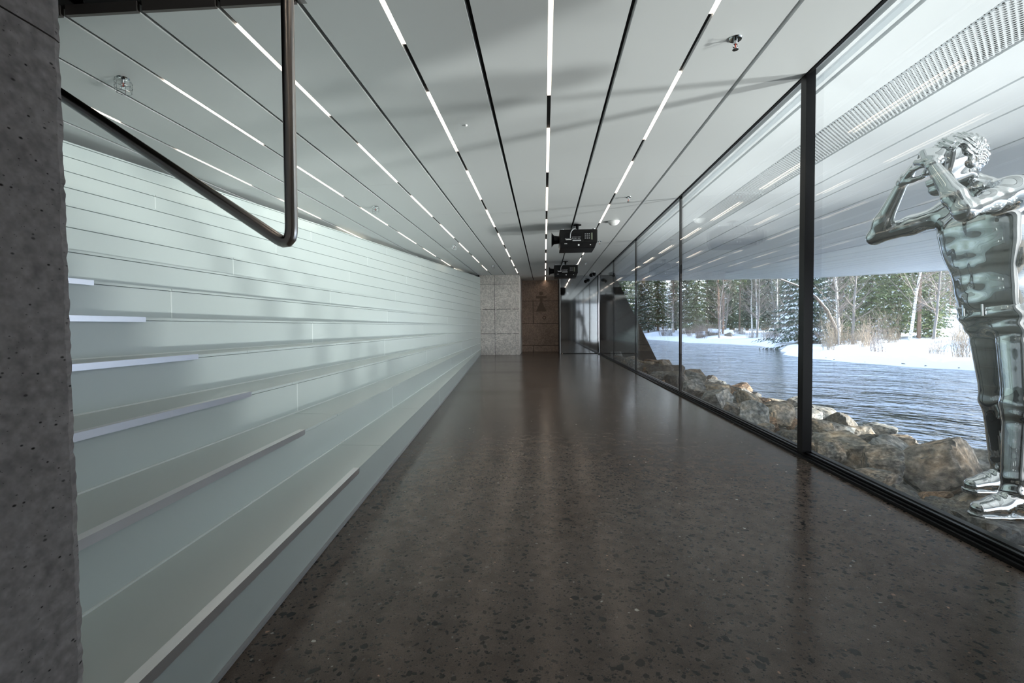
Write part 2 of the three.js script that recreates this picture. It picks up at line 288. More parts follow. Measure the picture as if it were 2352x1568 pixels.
// ------------------------------------------------------------------ soffit over the river
{
  const s = struct('ceiling_soffit', 'underside of the building outside, metal panels running out over the river');
  const far = (x) => x < 10 ? -18.5 : -18.5 + (x - 10) * 0.62, edge = 16.5;
  const pX = (j, z) => { const x = 2.07 + 0.4525 * j, a = clamp((x - 4.2) * 7, 0, 18) * Math.PI / 180; return x + Math.tan(a) * (z + 18.5) * 1.0; };
  const holes = dataTex(48, (u, v) => { const d = Math.min(Math.hypot(u - 0.5, v - 0.5), ...[[0, 0], [1, 0], [0, 1], [1, 1]].map(([a, b]) => Math.hypot(u - a, v - b))); return d < 0.265 ? 0 : 1; }, false, 0.042);
  const perforated = M.soffit.clone(); perforated.alphaMap = holes; perforated.alphaTest = 0.5;
  for (let j = 0; j < 29; j++) {
    const z1 = 4, zs = [z1, -2.0, -6.6, -11.2, -15.2, -99];
    for (let i = 0; i + 1 < zs.length; i++) {
      const P = [];
      let za = zs[i] - 0.002, zb = zs[i + 1] + 0.002;
      const c = (jj, g, z) => { const zf = far(pX(jj, -18.5)); const zz = Math.max(z, zf); return [Math.min(pX(jj, zz) + g, edge), zz]; };
      const a = c(j, 0.014, za), b = c(j + 1, -0.014, za), d = c(j + 1, -0.014, zb), e = c(j, 0.014, zb);
      if (b[0] - a[0] < 0.05 && d[0] - e[0] < 0.05) continue;
      if (a[1] - e[1] < 0.02) continue;
      mesh('soffit_panel', prism([a, b, d, e], CEIL, CEIL + 0.035), j === 1 ? perforated : M.soffit, s);
    }
  }
  mesh('deck', prism([[2.06, 4.05], [edge + 0.1, 4.05], [edge + 0.1, -14.6], [10, -18.55], [2.06, -18.55]], CEIL + 0.06, CEIL + 0.5), M.slab, s);
  mesh('edge_trim', prism([[edge, 4.05], [edge + 0.12, 4.05], [edge + 0.12, -14.5], [edge, -14.4]], CEIL - 0.01, CEIL + 0.5), M.soffit, s);
  mesh('edge_trim', prism([[10, -18.5], [edge + 0.1, -14.46], [edge + 0.1, -14.6], [10, -18.64]], CEIL - 0.01, CEIL + 0.5), M.soffit, s);
  mesh('edge_trim', prism([[1.9, -18.5], [10, -18.5], [10, -18.64], [1.9, -18.64]], CEIL - 0.01, CEIL + 0.5), M.soffit, s);
}
{ // battered concrete abutment outside the far end of the glass
  const w = struct('wall_outside', 'dark concrete abutment with a slanting edge outside the glass');
  const g = new THREE.ExtrudeGeometry(new THREE.Shape([[1.92, -1.4], [4.42, -1.4], [3.98, -0.5], [2.42, 2.7], [1.92, 2.7]].map(([x, y]) => new THREE.Vector2(x, y))), { depth: 1.6, bevelEnabled: false }).translate(0, 0, -18.0);
  mesh('wall_face', g, M.concreteDark, w);
}

// ------------------------------------------------------------------ the glass stair
const nose = (k, z) => { const x0 = -1.0 - 0.294 * (Math.max(k, 1) - 1), t = (z + 2.43) / (FARZ + 2.43); return x0 + t * (-2.17 - x0); };
{
  const st = thing('glass_stair', 'frosted pale green glass stair whose treads narrow away into an upright glass wall', 'staircase', [0, 0, 0]);
  const NEAR = -0.21, END = FARZ + 0.012, G = 0.0055, TH = 0.014;
  for (let k = 1; k <= 13; k++) {
    const s0 = [-5.62, -4.28, -2.95][(k - 1) % 3], zs = [NEAR]; for (let z = s0 + 4.03; z > END + 0.3; z -= 4.03) if (z < -2.6) zs.push(z); zs.push(END);
    const tz = [NEAR]; if (k < 5) { for (let z = -2.92 + 0.015 * k; z > END + 0.4; z -= 1.345) tz.push(z); tz.push(END); } else tz.splice(0, 1, ...zs);
    const y0 = STEP * (k - 1), y1 = STEP * k;
    for (let i = 0; i + 1 < zs.length; i++) {
      const a = zs[i] - (i ? G : 0), b = zs[i + 1] + (i + 2 < zs.length ? G : 0), xa = nose(k, a), xb = nose(k, b);
      mesh('riser_panel', prism([[xa - 0.016, a], [xa, a], [xb, b], [xb - 0.016, b]], y0 + 0.001, y1 - TH - 0.004), M.stairGlass, st);
    }
    for (let i = 0; i + 1 < tz.length; i++) { // treads, three to each riser panel
      const a = tz[i] - (i ? 0.002 : 0), b = tz[i + 1] + (i + 2 < tz.length ? 0.002 : 0), o = 0.007, back = (z) => k < 13 ? nose(k + 1, z) - 0.016 : -6.3;
      mesh('tread_panel', prism([[back(a), a], [nose(k, a) + o, a], [nose(k, b) + o, b], [back(b), b]], y1 - TH, y1), M.stairGlass, st);
    }
    const a = NEAR - 0.01, b = END + 0.01;
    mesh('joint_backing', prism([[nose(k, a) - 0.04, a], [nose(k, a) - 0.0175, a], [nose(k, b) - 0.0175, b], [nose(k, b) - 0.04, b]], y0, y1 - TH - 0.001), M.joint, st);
    for (const z of zs.slice(1, -1)) mesh('seal_and_edge_glint', prism([[nose(k, z + G) - 0.012, z + G], [nose(k, z + G) + 0.0012, z + G], [nose(k, z - G) + 0.0012, z - G], [nose(k, z - G) - 0.012, z - G]], y0 + 0.003, y1 - TH - 0.002), M.joint, st);  // pale strips paint in the light caught by the glass edges
    if (k > 1) mesh('seal_and_edge_glint', prism([[nose(k, a), a], [nose(k, a) + 0.006, a], [nose(k, b) + 0.006, b], [nose(k, b), b]], y0, y0 + 0.006), M.joint, st);
    if (k <= 6) { // metal nosing along the stepped flight
      const za = NEAR - 0.005, zb = -2.42, f = (z, d) => nose(k, z) + d;
      mesh('nosing_strip', prism([[f(za, -0.02), za], [f(za, 0.012), za], [f(zb, 0.012), zb], [f(zb, -0.02), zb]], y1, y1 + 0.004), M.nosing, st);
      mesh('nosing_strip', prism([[f(za, 0.0072), za], [f(za, 0.012), za], [f(zb, 0.012), zb], [f(zb, 0.0072), zb]], y1 - 0.024, y1), M.nosing, st);
    }
  }
  mesh('foot_rail', prism([[nose(1, NEAR) - 0.01, NEAR], [nose(1, NEAR) + 0.012, NEAR], [nose(1, END) + 0.012, END], [nose(1, END) - 0.01, END]], 0.0005, 0.012), M.grey, st);
}
// handrail: falls along the flight, turns and rises to the ceiling
{
  const t = thing('handrail', 'round brushed steel handrail bent into an upright post beside the glass stair', 'handrail', [-0.892, 1.235, -1.62]);
  const pts = [V(-2.4, 1.01, 0), V(-0.12, -0.512 + 0.512 + 0.08, 0)];
  const curve = new THREE.CurvePath();
  const P0 = V(-2.6, 1.737, 0), A = V(-0.062, 0.041, 0), B = V(0.0, 0.075, 0), P1 = V(0.012, 3.1, 0);
  curve.add(new THREE.LineCurve3(P0, A)); curve.add(new THREE.CubicBezierCurve3(A, V(-0.015, 0.008, 0), V(-0.002, 0.02, 0), B)); curve.add(new THREE.LineCurve3(B, P1));
  class C extends THREE.Curve { getPoint(u, o = V(0, 0, 0)) { return o.copy(curve.getPoint(u)); } }
  mesh('tube', new THREE.TubeGeometry(new C(), 500, 0.0215, 20, false), M.steel, t);
}

// ------------------------------------------------------------------ lights in the ceiling slots
{
  const start = { 2: 3.42, 0: 2.49, '-2': 3.56, '-4': 2.68, '-6': 3.22, '-8': 2.64 };
  const where = { 2: 'in the slot nearest the window', 0: 'in the second slot from the window', '-2': 'in the third slot from the window', '-4': 'in the fourth slot from the window', '-6': 'in the fifth slot from the window', '-8': 'in the slot nearest the glass stair' };
  const lamps = [], nth = ['', 'second', 'third', 'fourth', 'fifth', 'sixth', 'seventh', 'eighth', 'ninth', 'tenth', 'eleventh', 'twelfth', 'thirteenth'];
  for (const k of [2, 0, -2, -4, -6, -8]) {
    const x = lineX(k);
    for (let z = start[k] - 5.4; z < 18; z += 1.8) {
      const a = -z, b = -z - 1.18;
      if (b < (k <= -2 ? (k === -2 ? -16.3 : FARZ - 0.2) : k === 2 ? -16.3 : -18.2)) continue;
      if (k < -3 && a > WELL_Z) continue;
      if (a > 2.6) continue;
      lamps.push([k, x, a, b]);
    }
    const row = lamps.splice(0).reverse();
    row.forEach(([k, x, a, b], i) => {
      const t = thing('line_light', (i ? nth[i] + ' ' : '') + (i ? 'line lamp from the end wall ' : 'line lamp next to the end wall ') + where[k], 'lamp', [x, CEIL + 0.012, (a + b) / 2], 0, 'line lamps ' + where[k]);
      mesh('diffuser', box(-0.0125, 0.0125, 0, 0.012, -0.59, 0.59), M.led, t);
      mesh('housing', box(-0.0145, 0.0145, 0.0122, 0.0138, -0.59, 0.59), M.alu, t);
      const l = new THREE.RectAreaLight(LED_COLOR, LED_POWER, 0.025, 1.18); l.name = 'line_light_glow'; l.rotation.x = -Math.PI / 2; l.position.set(0, -0.002, 0); t.add(l);
    });
  }
}

// ------------------------------------------------------------------ fittings on the ceiling
function sprinkler(x, z, caged, label) {
  const t = thing('sprinkler', label, 'sprinkler', [x, CEIL, z], 0, 'ceiling sprinklers');
  mesh('escutcheon', cyl(0.036, 0.04, 0.008, 24, [0, -0.004, 0]), M.chrome, t);
  mesh('stem', cyl(0.011, 0.013, 0.03, 14, [0, -0.02, 0]), M.chrome, t);
  mesh('bulb', cyl(0.004, 0.004, 0.024, 10, [0, -0.046, 0]), M.red, t);
  const arms = new Tri(); for (const s of [-1, 1]) { arms.tube(V(s * 0.011, -0.034, 0), V(s * 0.014, -0.05, 0), 0.003, 0.003, 6); arms.tube(V(s * 0.014, -0.05, 0), V(0, -0.064, 0), 0.003, 0.003, 6); }
  mesh('frame', arms.geo(), M.chrome, t);
  mesh('deflector', cyl(0.018, 0.018, 0.003, 20, [0, -0.066, 0]), M.chrome, t);
  if (caged) {
    const c = new Tri(), R = 0.052, Y = -0.095;
    for (let i = 0; i < 6; i++) { const a = i / 6 * 6.283, p = (r, y) => V(Math.cos(a) * r, y, Math.sin(a) * r); c.tube(p(0.045, -0.004), p(R, -0.03), 0.0018, 0.0018, 5); c.tube(p(R, -0.03), p(R * 0.92, Y), 0.0018, 0.0018, 5); }
    for (const y of [-0.03, -0.062, Y]) for (let i = 0; i < 18; i++) { const a = i / 18 * 6.283, b = (i + 1) / 18 * 6.283, r = y === Y ? R * 0.92 : R; c.tube(V(Math.cos(a) * r, y, Math.sin(a) * r), V(Math.cos(b) * r, y, Math.sin(b) * r), 0.0018, 0.0018, 5); }
    mesh('guard_cage', c.geo(), M.chrome, t);
  }
  return t;
}
sprinkler(-2.93, -3.15, true, 'caged sprinkler on the ceiling panel nearest the stairwell opening');
sprinkler(-2.43, -6.72, true, 'caged sprinkler above the glass stair, second from the stairwell opening');
sprinkler(-1.92, -10.03, true, 'caged sprinkler above the glass stair, third from the stairwell opening');
sprinkler(-1.45, -13.4, true, 'caged sprinkler nearest the pale concrete block');
sprinkler(1.18, -3.03, false, 'bare chrome sprinkler beside the first thick black window post');
sprinkler(1.15, -6.56, false, 'bare chrome sprinkler beside the second window post');
sprinkler(1.15, -9.9, false, 'bare chrome sprinkler just beyond the first projector');
sprinkler(1.15, -13.2, false, 'bare chrome sprinkler beside the projector nearest the end wall');
{
  const t = thing('wireless_unit', 'white rounded unit stuck to the ceiling before the first projector', 'fitting', [1.17, CEIL, -8.05]);
  mesh('case', new THREE.SphereGeometry(0.095, 28, 12, 0, 6.2832, Math.PI / 2, Math.PI / 2).scale(1, 0.75, 1), M.white, t);
  mesh('base', cyl(0.1, 0.1, 0.012, 28, [0, -0.006, 0]), M.white, t);
  const s = thing('ceiling_sensor', 'tiny white round sensor in the middle of a ceiling panel', 'fitting', [-0.67, CEIL, -4.11]);
  mesh('case', cyl(0.009, 0.013, 0.012, 16, [0, -0.006, 0]), M.white, s);
  const c = thing('security_camera', 'small dark twin dome camera on the ceiling by the polished panel', 'camera', [1.58, CEIL, -15.4]);
  mesh('base', cyl(0.07, 0.07, 0.03, 20, [0, -0.015, 0]), M.grey, c);
  mesh('dome', new THREE.SphereGeometry(0.065, 20, 12).translate(0.03, -0.07, 0), M.black, c);
  mesh('dome', new THREE.SphereGeometry(0.065, 20, 12).translate(-0.06, -0.11, 0.02), M.black, c);
}
function projector(x, z, label) {
  const t = thing('projector', label, 'projector', [x, CEIL, z], 0, 'ceiling projectors');
  mesh('ceiling_plate', cyl(0.07, 0.07, 0.012, 24, [0, -0.006, 0]), M.blackMatte, t);
  mesh('pole', cyl(0.026, 0.026, 0.13, 16, [0, -0.07, 0]), M.black, t);
  const b = mesh('body', rbox(0.63, 0.225, 0.56, 0.018, [0, -0.245, 0]), M.blackMatte, t);
  mesh('lower_tray', new THREE.ExtrudeGeometry(new THREE.Shape([[-0.3, 0.24], [0.3, 0.24], [0.265, 0], [-0.3, 0]].map(([a, c]) => new THREE.Vector2(a, c * 0.36))), { depth: 0.52, bevelEnabled: true, bevelSize: 0.008, bevelThickness: 0.008 }).translate(0, -0.435, -0.26), M.black, t);
  for (const sx of [-0.26, 0.26]) for (const sz of [-0.2, 0.2]) mesh('foot', cyl(0.022, 0.026, 0.022, 14, [sx, -0.123, sz]), M.alu, t);
  const l = mesh('lens', cyl(0.062, 0.075, 0.1, 24, [-0.36, -0.27, 0.08], 'x'), M.black, t);
  mesh('lens_hood', new THREE.CylinderGeometry(0.07, 0.125, 0.045, 24, 1, true).rotateZ(-Math.PI / 2).translate(-0.425, -0.27, 0.08), M.black, l);
  mesh('front_glass', cyl(0.06, 0.06, 0.004, 24, [-0.412, -0.27, 0.08], 'x'), M.chrome, l);
  const k = mesh('keypad', box(0.085, 0.245, -0.33, -0.17, 0.279, 0.283), M.black, t);
  for (let i = 0; i < 3; i++) for (let j = 0; j < 3; j++) mesh('button', rbox(0.016, 0.014, 0.006, 0.003, [0.11 + i * 0.032, -0.215 - j * 0.034, 0.285]), M.grey, k);
  mesh('display', box(0.205, 0.233, -0.31, -0.195, 0.283, 0.286), M.lcd, k);
  const p = mesh('port_panel', box(-0.235, 0.06, -0.345, -0.2, 0.279, 0.2825), M.black, t), r = rng(8);
  for (let i = 0; i < 11; i++) mesh('port', box(-0.225 + i * 0.024, -0.212 + i * 0.024 - r() * 0.006, -0.292, -0.28, 0.2825, 0.286), r() < 0.5 ? M.alu : M.grey, p);
  for (let i = 0; i < 8; i++) mesh('port', box(-0.11 + i * 0.02, -0.1 + i * 0.02, -0.268, -0.258, 0.2825, 0.286), r() < 0.6 ? M.alu : M.grey, p);
  mesh('port', box(-0.215, -0.12, -0.307, -0.3, 0.2825, 0.285), M.white, p);
  mesh('port', box(-0.1, 0.04, -0.33, -0.308, 0.2825, 0.285), M.grey, p);
  mesh('maker_mark', box(-0.01, 0.015, -0.405, -0.378, 0.268, 0.271), M.white, t);
  mesh('maker_mark', box(0.19, 0.205, -0.4, -0.385, 0.268, 0.271), M.white, t);
  mesh('maker_mark', box(-0.235, -0.19, -0.372, -0.366, 0.268, 0.271), M.white, t);
  const cb = new THREE.CatmullRomCurve3([V(0.02, -0.05, 0.02), V(0.01, -0.11, 0.1), V(-0.08, -0.125, 0.27), V(-0.13, -0.19, 0.31), V(-0.14, -0.28, 0.285)]);
  mesh('cable', new THREE.TubeGeometry(cb, 40, 0.007, 8), M.grey, t);
  return t;
}
projector(0.58, -8.26, 'black ceiling projector beside the white rounded unit, lens toward the stair');
projector(0.58, -12.83, 'black ceiling projector next to the polished panel at the end wall');

// ------------------------------------------------------------------ river, banks
const WATER = -0.8;
const shore = [[-30, -80], [6, -74], [13.7, -62], [14.2, -50.5], [16.5, -46], [18.2, -41.6], [16.2, -35], [14.4, -27.5], [13.9, -22.8], [14.7, -19.7], [16.2, -17.6], [20, -15.5], [34, -12.5], [60, -10], [140, -8]];
const land = [...shore, [140, -190], [-60, -190], [-60, -80]];
function shoreDist(x, z) { // metres inland, negative over the water
  let d = 1e9, inside = false;
  for (let i = 0, j = land.length - 1; i < land.length; j = i++) {
    const [ax, az] = land[j], [bx, bz] = land[i];
    if (i > 0 && i < shore.length) { const t = clamp(((x - ax) * (bx - ax) + (z - az) * (bz - az)) / ((bx - ax) ** 2 + (bz - az) ** 2), 0, 1); d = Math.min(d, Math.hypot(x - ax - t * (bx - ax), z - az - t * (bz - az))); }
    if ((az > z) !== (bz > z) && x < (bx - ax) * (z - az) / (bz - az) + ax) inside = !inside;
  }
  return (inside ? d : -d) + (noise3(x * 0.35, 0, z * 0.35, 2) - 0.5) * 1.6;
}
function groundY(x, z) {
  const d = shoreDist(x, z);
  if (d < 0) return WATER - Math.min(1.2, -d * 0.5);
  return WATER + 0.42 * smooth(0, 0.7, d) + 0.5 * smooth(1, 9, d) + (noise3(x * 0.5, 1, z * 0.5, 5) - 0.5) * 0.5 * smooth(0.5, 4, d) + (noise3(x * 1.6, 1, z * 1.6, 6) - 0.5) * 0.14 * smooth(0.3, 2, d) + 15 * smooth(28, 120, d);
}
{
  const xs = [], zs = []; for (let x = -60; x < 140; x += x > 6 && x < 34 ? 0.45 : 2.2) xs.push(x); for (let z = -185; z < 2; z += z > -66 ? 0.45 : 2.2) zs.push(z);
  const p = [], u = [], idx = [], n = xs.length;
  for (const z of zs) for (const x of xs) { p.push(x, groundY(x, z), z); u.push(x, z); }
  for (let j = 0; j + 1 < zs.length; j++) for (let i = 0; i + 1 < n; i++) {
    const a = j * n + i, b = a + 1, c = a + n, d = c + 1; if (Math.max(p[a * 3 + 1], p[b * 3 + 1], p[c * 3 + 1], p[d * 3 + 1]) < WATER - 0.4) continue;
    idx.push(a, c, b, b, c, d);
  }
  const g = new THREE.BufferGeometry(); g.setAttribute('position', new THREE.Float32BufferAttribute(p, 3)); g.setAttribute('uv', new THREE.Float32BufferAttribute(u, 2)); g.setIndex(idx); g.computeVertexNormals();
  const t = struct('ground', 'snow covered river bank and wooded slope'); mesh('snow_field', g, M.snow, t);
}
{ // flowing water
  const A = fbm(71, 5, 5), B = fbm(77, 9, 4), wave = dataTex(1024, (u, v) => clamp(0.5 + 0.9 * (A(u, v * 2) - 0.5) + 0.35 * (B(u * 2, v * 3) - 0.5), 0, 1), false, 7);
  const m = phys({ color: lin(0.018, 0.026, 0.028), roughness: 0.08, ior: 1.6, bumpMap: wave, bumpScale: 0.24 });
  const g = new THREE.PlaneGeometry(220, 170, 1, 1); g.rotateX(-Math.PI / 2); g.translate(80, WATER, -62);
  const uv = g.attributes.uv, p = g.attributes.position; for (let i = 0; i < p.count; i++) uv.setXY(i, p.getX(i) * 0.87 + p.getZ(i) * 0.5, -p.getX(i) * 0.5 + p.getZ(i) * 0.87);
  const w = mesh('river', g, m); w.userData.kind = 'structure'; w.userData.label = 'rippling dark river water';
}
// stone filled bank outside the glass
const bankY = (x) => lerp(-0.32, -1.15, smooth(2.0, 5.8, x));
const stoneMap = (seed, tint) => { const a = fbm(seed, 3, 6), b = fbm(seed + 3, 12, 5); return dataTex(512, (u, v) => { const t = a(u, v), s = b(u, v), k = 0.66 + 0.75 * (s - 0.5) + 0.4 * (t - 0.5); return [tint[0] * k * (1 + 0.25 * (t - 0.5)), tint[1] * k, tint[2] * k * (1 - 0.3 * (t - 0.5))]; }, true, 1); };
const stoneBump = dataTex(256, (u, v) => 0.6 * fb1(u, v) + 0.4 * fb2(u, v), false, 1);
function fb1(u, v) { return cloudy(u * 2, v * 2); } function fb2(u, v) { return grainy(u, v); }
const stones = [['brown', [0.80, 0.745, 0.69]], ['grey', [0.80, 0.79, 0.77]], ['tan', [0.90, 0.84, 0.77]], ['dark', [0.58, 0.56, 0.54]], ['rusty', [0.80, 0.68, 0.59]]].map(([n, c], i) => [n, std({ map: stoneMap(91 + i * 7, c), roughness: 0.85, bumpMap: stoneBump, bumpScale: 0.007 })]);
{
  const P = [], t = new Tri(); for (let z = 4; z > -18.6; z -= 0.7) P.push(z);
  for (let i = 0; i + 1 < P.length; i++) for (let x = 1.93; x < 5.8; x += 0.65) t.quad(V(x, bankY(x), P[i]), V(x + 0.65, bankY(x + 0.65), P[i]), V(x + 0.65, bankY(x + 0.65), P[i + 1]), V(x, bankY(x), P[i + 1]));
  const b = struct('bank', 'dark stony bank below the boulders'); mesh('gravel', t.geo(), stones[3][1], b);
}
function boulderGeo(seed) { // a block broken along planes: six leaning faces, and corners knocked off
  const r = rng(seed), g = new THREE.IcosahedronGeometry(1, 9), p = g.attributes.position, planes = [];
  for (const [x, y, z] of [[1, 0, 0], [-1, 0, 0], [0, 1, 0], [0, -1, 0], [0, 0, 1], [0, 0, -1]]) planes.push([V(x + (r() - 0.5) * 0.6, y + (r() - 0.5) * 0.6, z + (r() - 0.5) * 0.6).normalize(), 0.66 + r() * 0.2]);
  for (let i = 0; i < 7; i++) { const a = r() * 6.283, c = r() * 2 - 1, s = Math.sqrt(1 - c * c); planes.push([V(s * Math.cos(a), c, s * Math.sin(a)), 0.74 + r() * 0.2]); }
  for (let i = 0; i < p.count; i++) {
    const d = V(p.getX(i), p.getY(i), p.getZ(i)).normalize(); let R = 1.25;
    for (const [n, k] of planes) { const c = d.dot(n); if (c > 0.01) R = Math.min(R, k / c); }
    R *= 1 + 0.05 * (noise3(d.x * 3 + seed, d.y * 3, d.z * 3, 8) - 0.5) + 0.05 * (noise3(d.x * 8 + seed, d.y * 8, d.z * 8, 9) - 0.5);
    p.setXYZ(i, d.x * R, d.y * R, d.z * R);
  }
  g.computeVertexNormals();
  const uv = g.attributes.uv;
  for (let i = 0; i < p.count; i += 3) {
    const q = [0, 1, 2].map((j) => V(p.getX(i + j), p.getY(i + j), p.getZ(i + j))), t = autoUV(q); t.forEach(([a, b], j) => uv.setXY(i + j, a * 0.6 + seed * 0.37, b * 0.6));
  }
  return g;
}
const boulders = Array.from({ length: 14 }, (_, i) => boulderGeo(200 + i * 13));
{
  const r = rng(42), placed = [], size = ['small', 'middling', 'large'];
  // feet of the statue rest on these two
  const put = (x, y, z, a, b, c, turn, gi, mi, tilt = 0, note) => {
    const m = mesh('boulder', boulders[gi % 14], stones[mi][1]); m.position.set(x, y, z); m.scale.set(a, b, c); m.rotation.set(tilt, turn, tilt * 0.7); placed.push([x, z, (a + c) / 2]);
    const s = (a + c) / 2, w = x < 2.5 ? 'by the sill' : x > 4.2 ? "by the water" : 'amid the bank';
    const zone = z > -3.5 ? ' outside the pane with the statue' : z > -6.7 ? ' beyond the thick black post' : z > -9.9 ? ' beyond the second window post' : ' toward the dark abutment';
    tag(m, note || `${size[s < 0.22 ? 0 : s < 0.34 ? 1 : 2]} ${stones[mi][0]} angular boulder ${w}${zone}`, 'boulder', 'boulders along the river bank');
  };
  const seatAt = (gi, b, top) => { boulders[gi].computeBoundingBox(); return top - boulders[gi].boundingBox.max.y * b; };
  put(2.31, seatAt(3, 0.2, -0.032), -2.54, 0.25, 0.2, 0.15, 0.25, 3, 3, 0, "dark flat boulder under the statue's nearer shoe");
  put(2.57, seatAt(5, 0.2, -0.016), -2.89, 0.25, 0.2, 0.15, 0.1, 5, 0, 0, "brown boulder under the statue's farther shoe");
  for (let i = 0; i < 400; i++) { // smaller stones packed along the sill before the statue
    const z = -1.95 - r() * 1.15, s = 0.075 + r() * 0.065, x = 1.97 + s * 1.3 + r() * 0.5; if (placed.some(([X, Z, S]) => Math.hypot(X - x, Z - z) < (S + s) * 0.74)) continue;
    const by = s * (0.6 + r() * 0.3); put(x, Math.min(-0.1 - by * 0.9 + r() * 0.03, -0.1), z, s * 1.25, by, s, r() * 6.28, Math.floor(r() * 14), [0, 1, 3, 4, 3][Math.floor(r() * 5)], (r() - 0.5) * 0.5);
  }
  let tries = 0;
  while (tries++ < 14000 && placed.length < 298) {
    const x = 2.14 + r() * 3.2, z = 0.2 - Math.pow(r(), 0.85) * 18.2, s = 0.09 + Math.pow(r(), 1.5) * 0.19, a = s * (0.9 + r() * 0.5), c = s * (0.8 + r() * 0.35);
    if ((z > -2.1 && x - Math.max(a, c) * 1.3 < 2.15) || x - Math.max(a, c) < 1.945 || (z < -15.95 + 0 && x < 5)) continue;
    if (placed.some(([X, Z, S]) => Math.hypot(X - x, Z - z) < (S + s) * 0.74)) continue;
    const by = s * (0.65 + r() * 0.35), seat = bankY(x) + s * (0.4 + r() * 0.35) + 0.06 + (r() < 0.3 ? 0.09 : 0), under = Math.hypot((x - 2.43) / 1.2, z + 2.7) < 0.45 + s;
    put(x, under ? Math.min(seat, -0.1 - by) : seat, z, a, by, c, r() * 6.28, Math.floor(r() * 14), [0, 1, 2, 0, 1, 4, 3, 2][Math.floor(r() * 8)], (r() - 0.5) * 0.9);
  }
}

// ------------------------------------------------------------------ the wood on the far bank
const T = {
  spruce: [std({ color: lin(0.095, 0.14, 0.062), roughness: 0.9, side: THREE.DoubleSide }), std({ color: lin(0.15, 0.185, 0.07), roughness: 0.9, side: THREE.DoubleSide }), std({ color: lin(0.06, 0.10, 0.066), roughness: 0.9, side: THREE.DoubleSide })],
  barkGrey: std({ color: lin(0.22, 0.20, 0.19), roughness: 0.9 }), barkBrown: std({ color: lin(0.12, 0.085, 0.065), roughness: 0.9 }), barkRed: std({ color: lin(0.23, 0.145, 0.105), roughness: 0.9 }),
  birch: std({ map: dataTex(128, (u, v) => { const k = noise3(u * 6, v * 40, 0.5, 12) > 0.72 ? 0.3 : 0.86; return [k, k * 0.98, k * 0.95]; }, true, 0.8), roughness: 0.8 }),
  twig: std({ color: lin(0.21, 0.17, 0.15), roughness: 0.95 }), straw: std({ color: lin(0.33, 0.26, 0.19), roughness: 0.95 }),
  snow: std({ color: lin(0.82, 0.85, 0.90), roughness: 0.9, side: THREE.DoubleSide }),
};
function spray(t, o, d, up, L, W) { // a flat needle spray: kite along d
  const s = d.clone().cross(up).normalize(), m = o.clone().addScaledVector(d, L * 0.42), e = o.clone().addScaledVector(d, L).addScaledVector(up, -L * 0.12);
  t.tri(o, m.clone().addScaledVector(s, W), e); t.tri(o, e, m.clone().addScaledVector(s, -W));
}
function spruceGeo(seed, H, R, snowy, low = 0.06) {
  const r = rng(seed), g = new Tri(), w = new Tri(), k = new Tri(); k.tube(V(0, -0.3, 0), V(0, H * 0.5, 0), H * 0.014 + 0.03, H * 0.008, 6); k.tube(V(0, H * 0.5, 0), V(0, H, 0), H * 0.008, 0.01, 5);
  const levels = Math.round(H * 3.1);
  for (let i = 0; i < levels; i++) {
    const t = low + (1 - low) * (i + r() * 0.6) / levels, y = t * H, len = R * Math.pow(1 - t, 0.75) * (0.72 + r() * 0.4) + 0.15, nb = 7;
    for (let b = 0; b < nb; b++) {
      const a = (b + r() * 0.8) / nb * 6.283 + i * 1.3, L = len * (0.6 + r() * 0.5), out = V(Math.cos(a), 0, Math.sin(a)), n = Math.max(3, Math.round(L * 5.5));
      k.tube(V(0, y, 0), out.clone().multiplyScalar(L).setY(y - L * 0.28), 0.018, 0.005, 3);
      for (let q = 0; q < n; q++) {
        const f = (q + 0.5) / n, o = out.clone().multiplyScalar(L * f).setY(y - L * 0.32 * f + L * 0.12 * f * f);
        for (const s of [-1, 1]) {
          const d = out.clone().applyAxisAngle(V(0, 1, 0), s * (0.55 + r() * 0.5)).setY(-0.35 - r() * 0.35).normalize(), sl = (0.28 + r() * 0.26) * (0.6 + 0.5 * (1 - f)), oo = o.clone().add(V((r() - 0.5) * 0.1, (r() - 0.5) * 0.12, (r() - 0.5) * 0.1));
          spray(g, oo, d, V(0, 1, 0), sl, sl * 0.24);
          if (r() < snowy) spray(w, oo.clone().add(V(0, 0.03, 0)), d, V(0, 1, 0), sl * 0.8, sl * (0.16 + r() * 0.12));
        }
      }
    }
  }
  return [k.geo(), g.geo(), w.geo()];
}
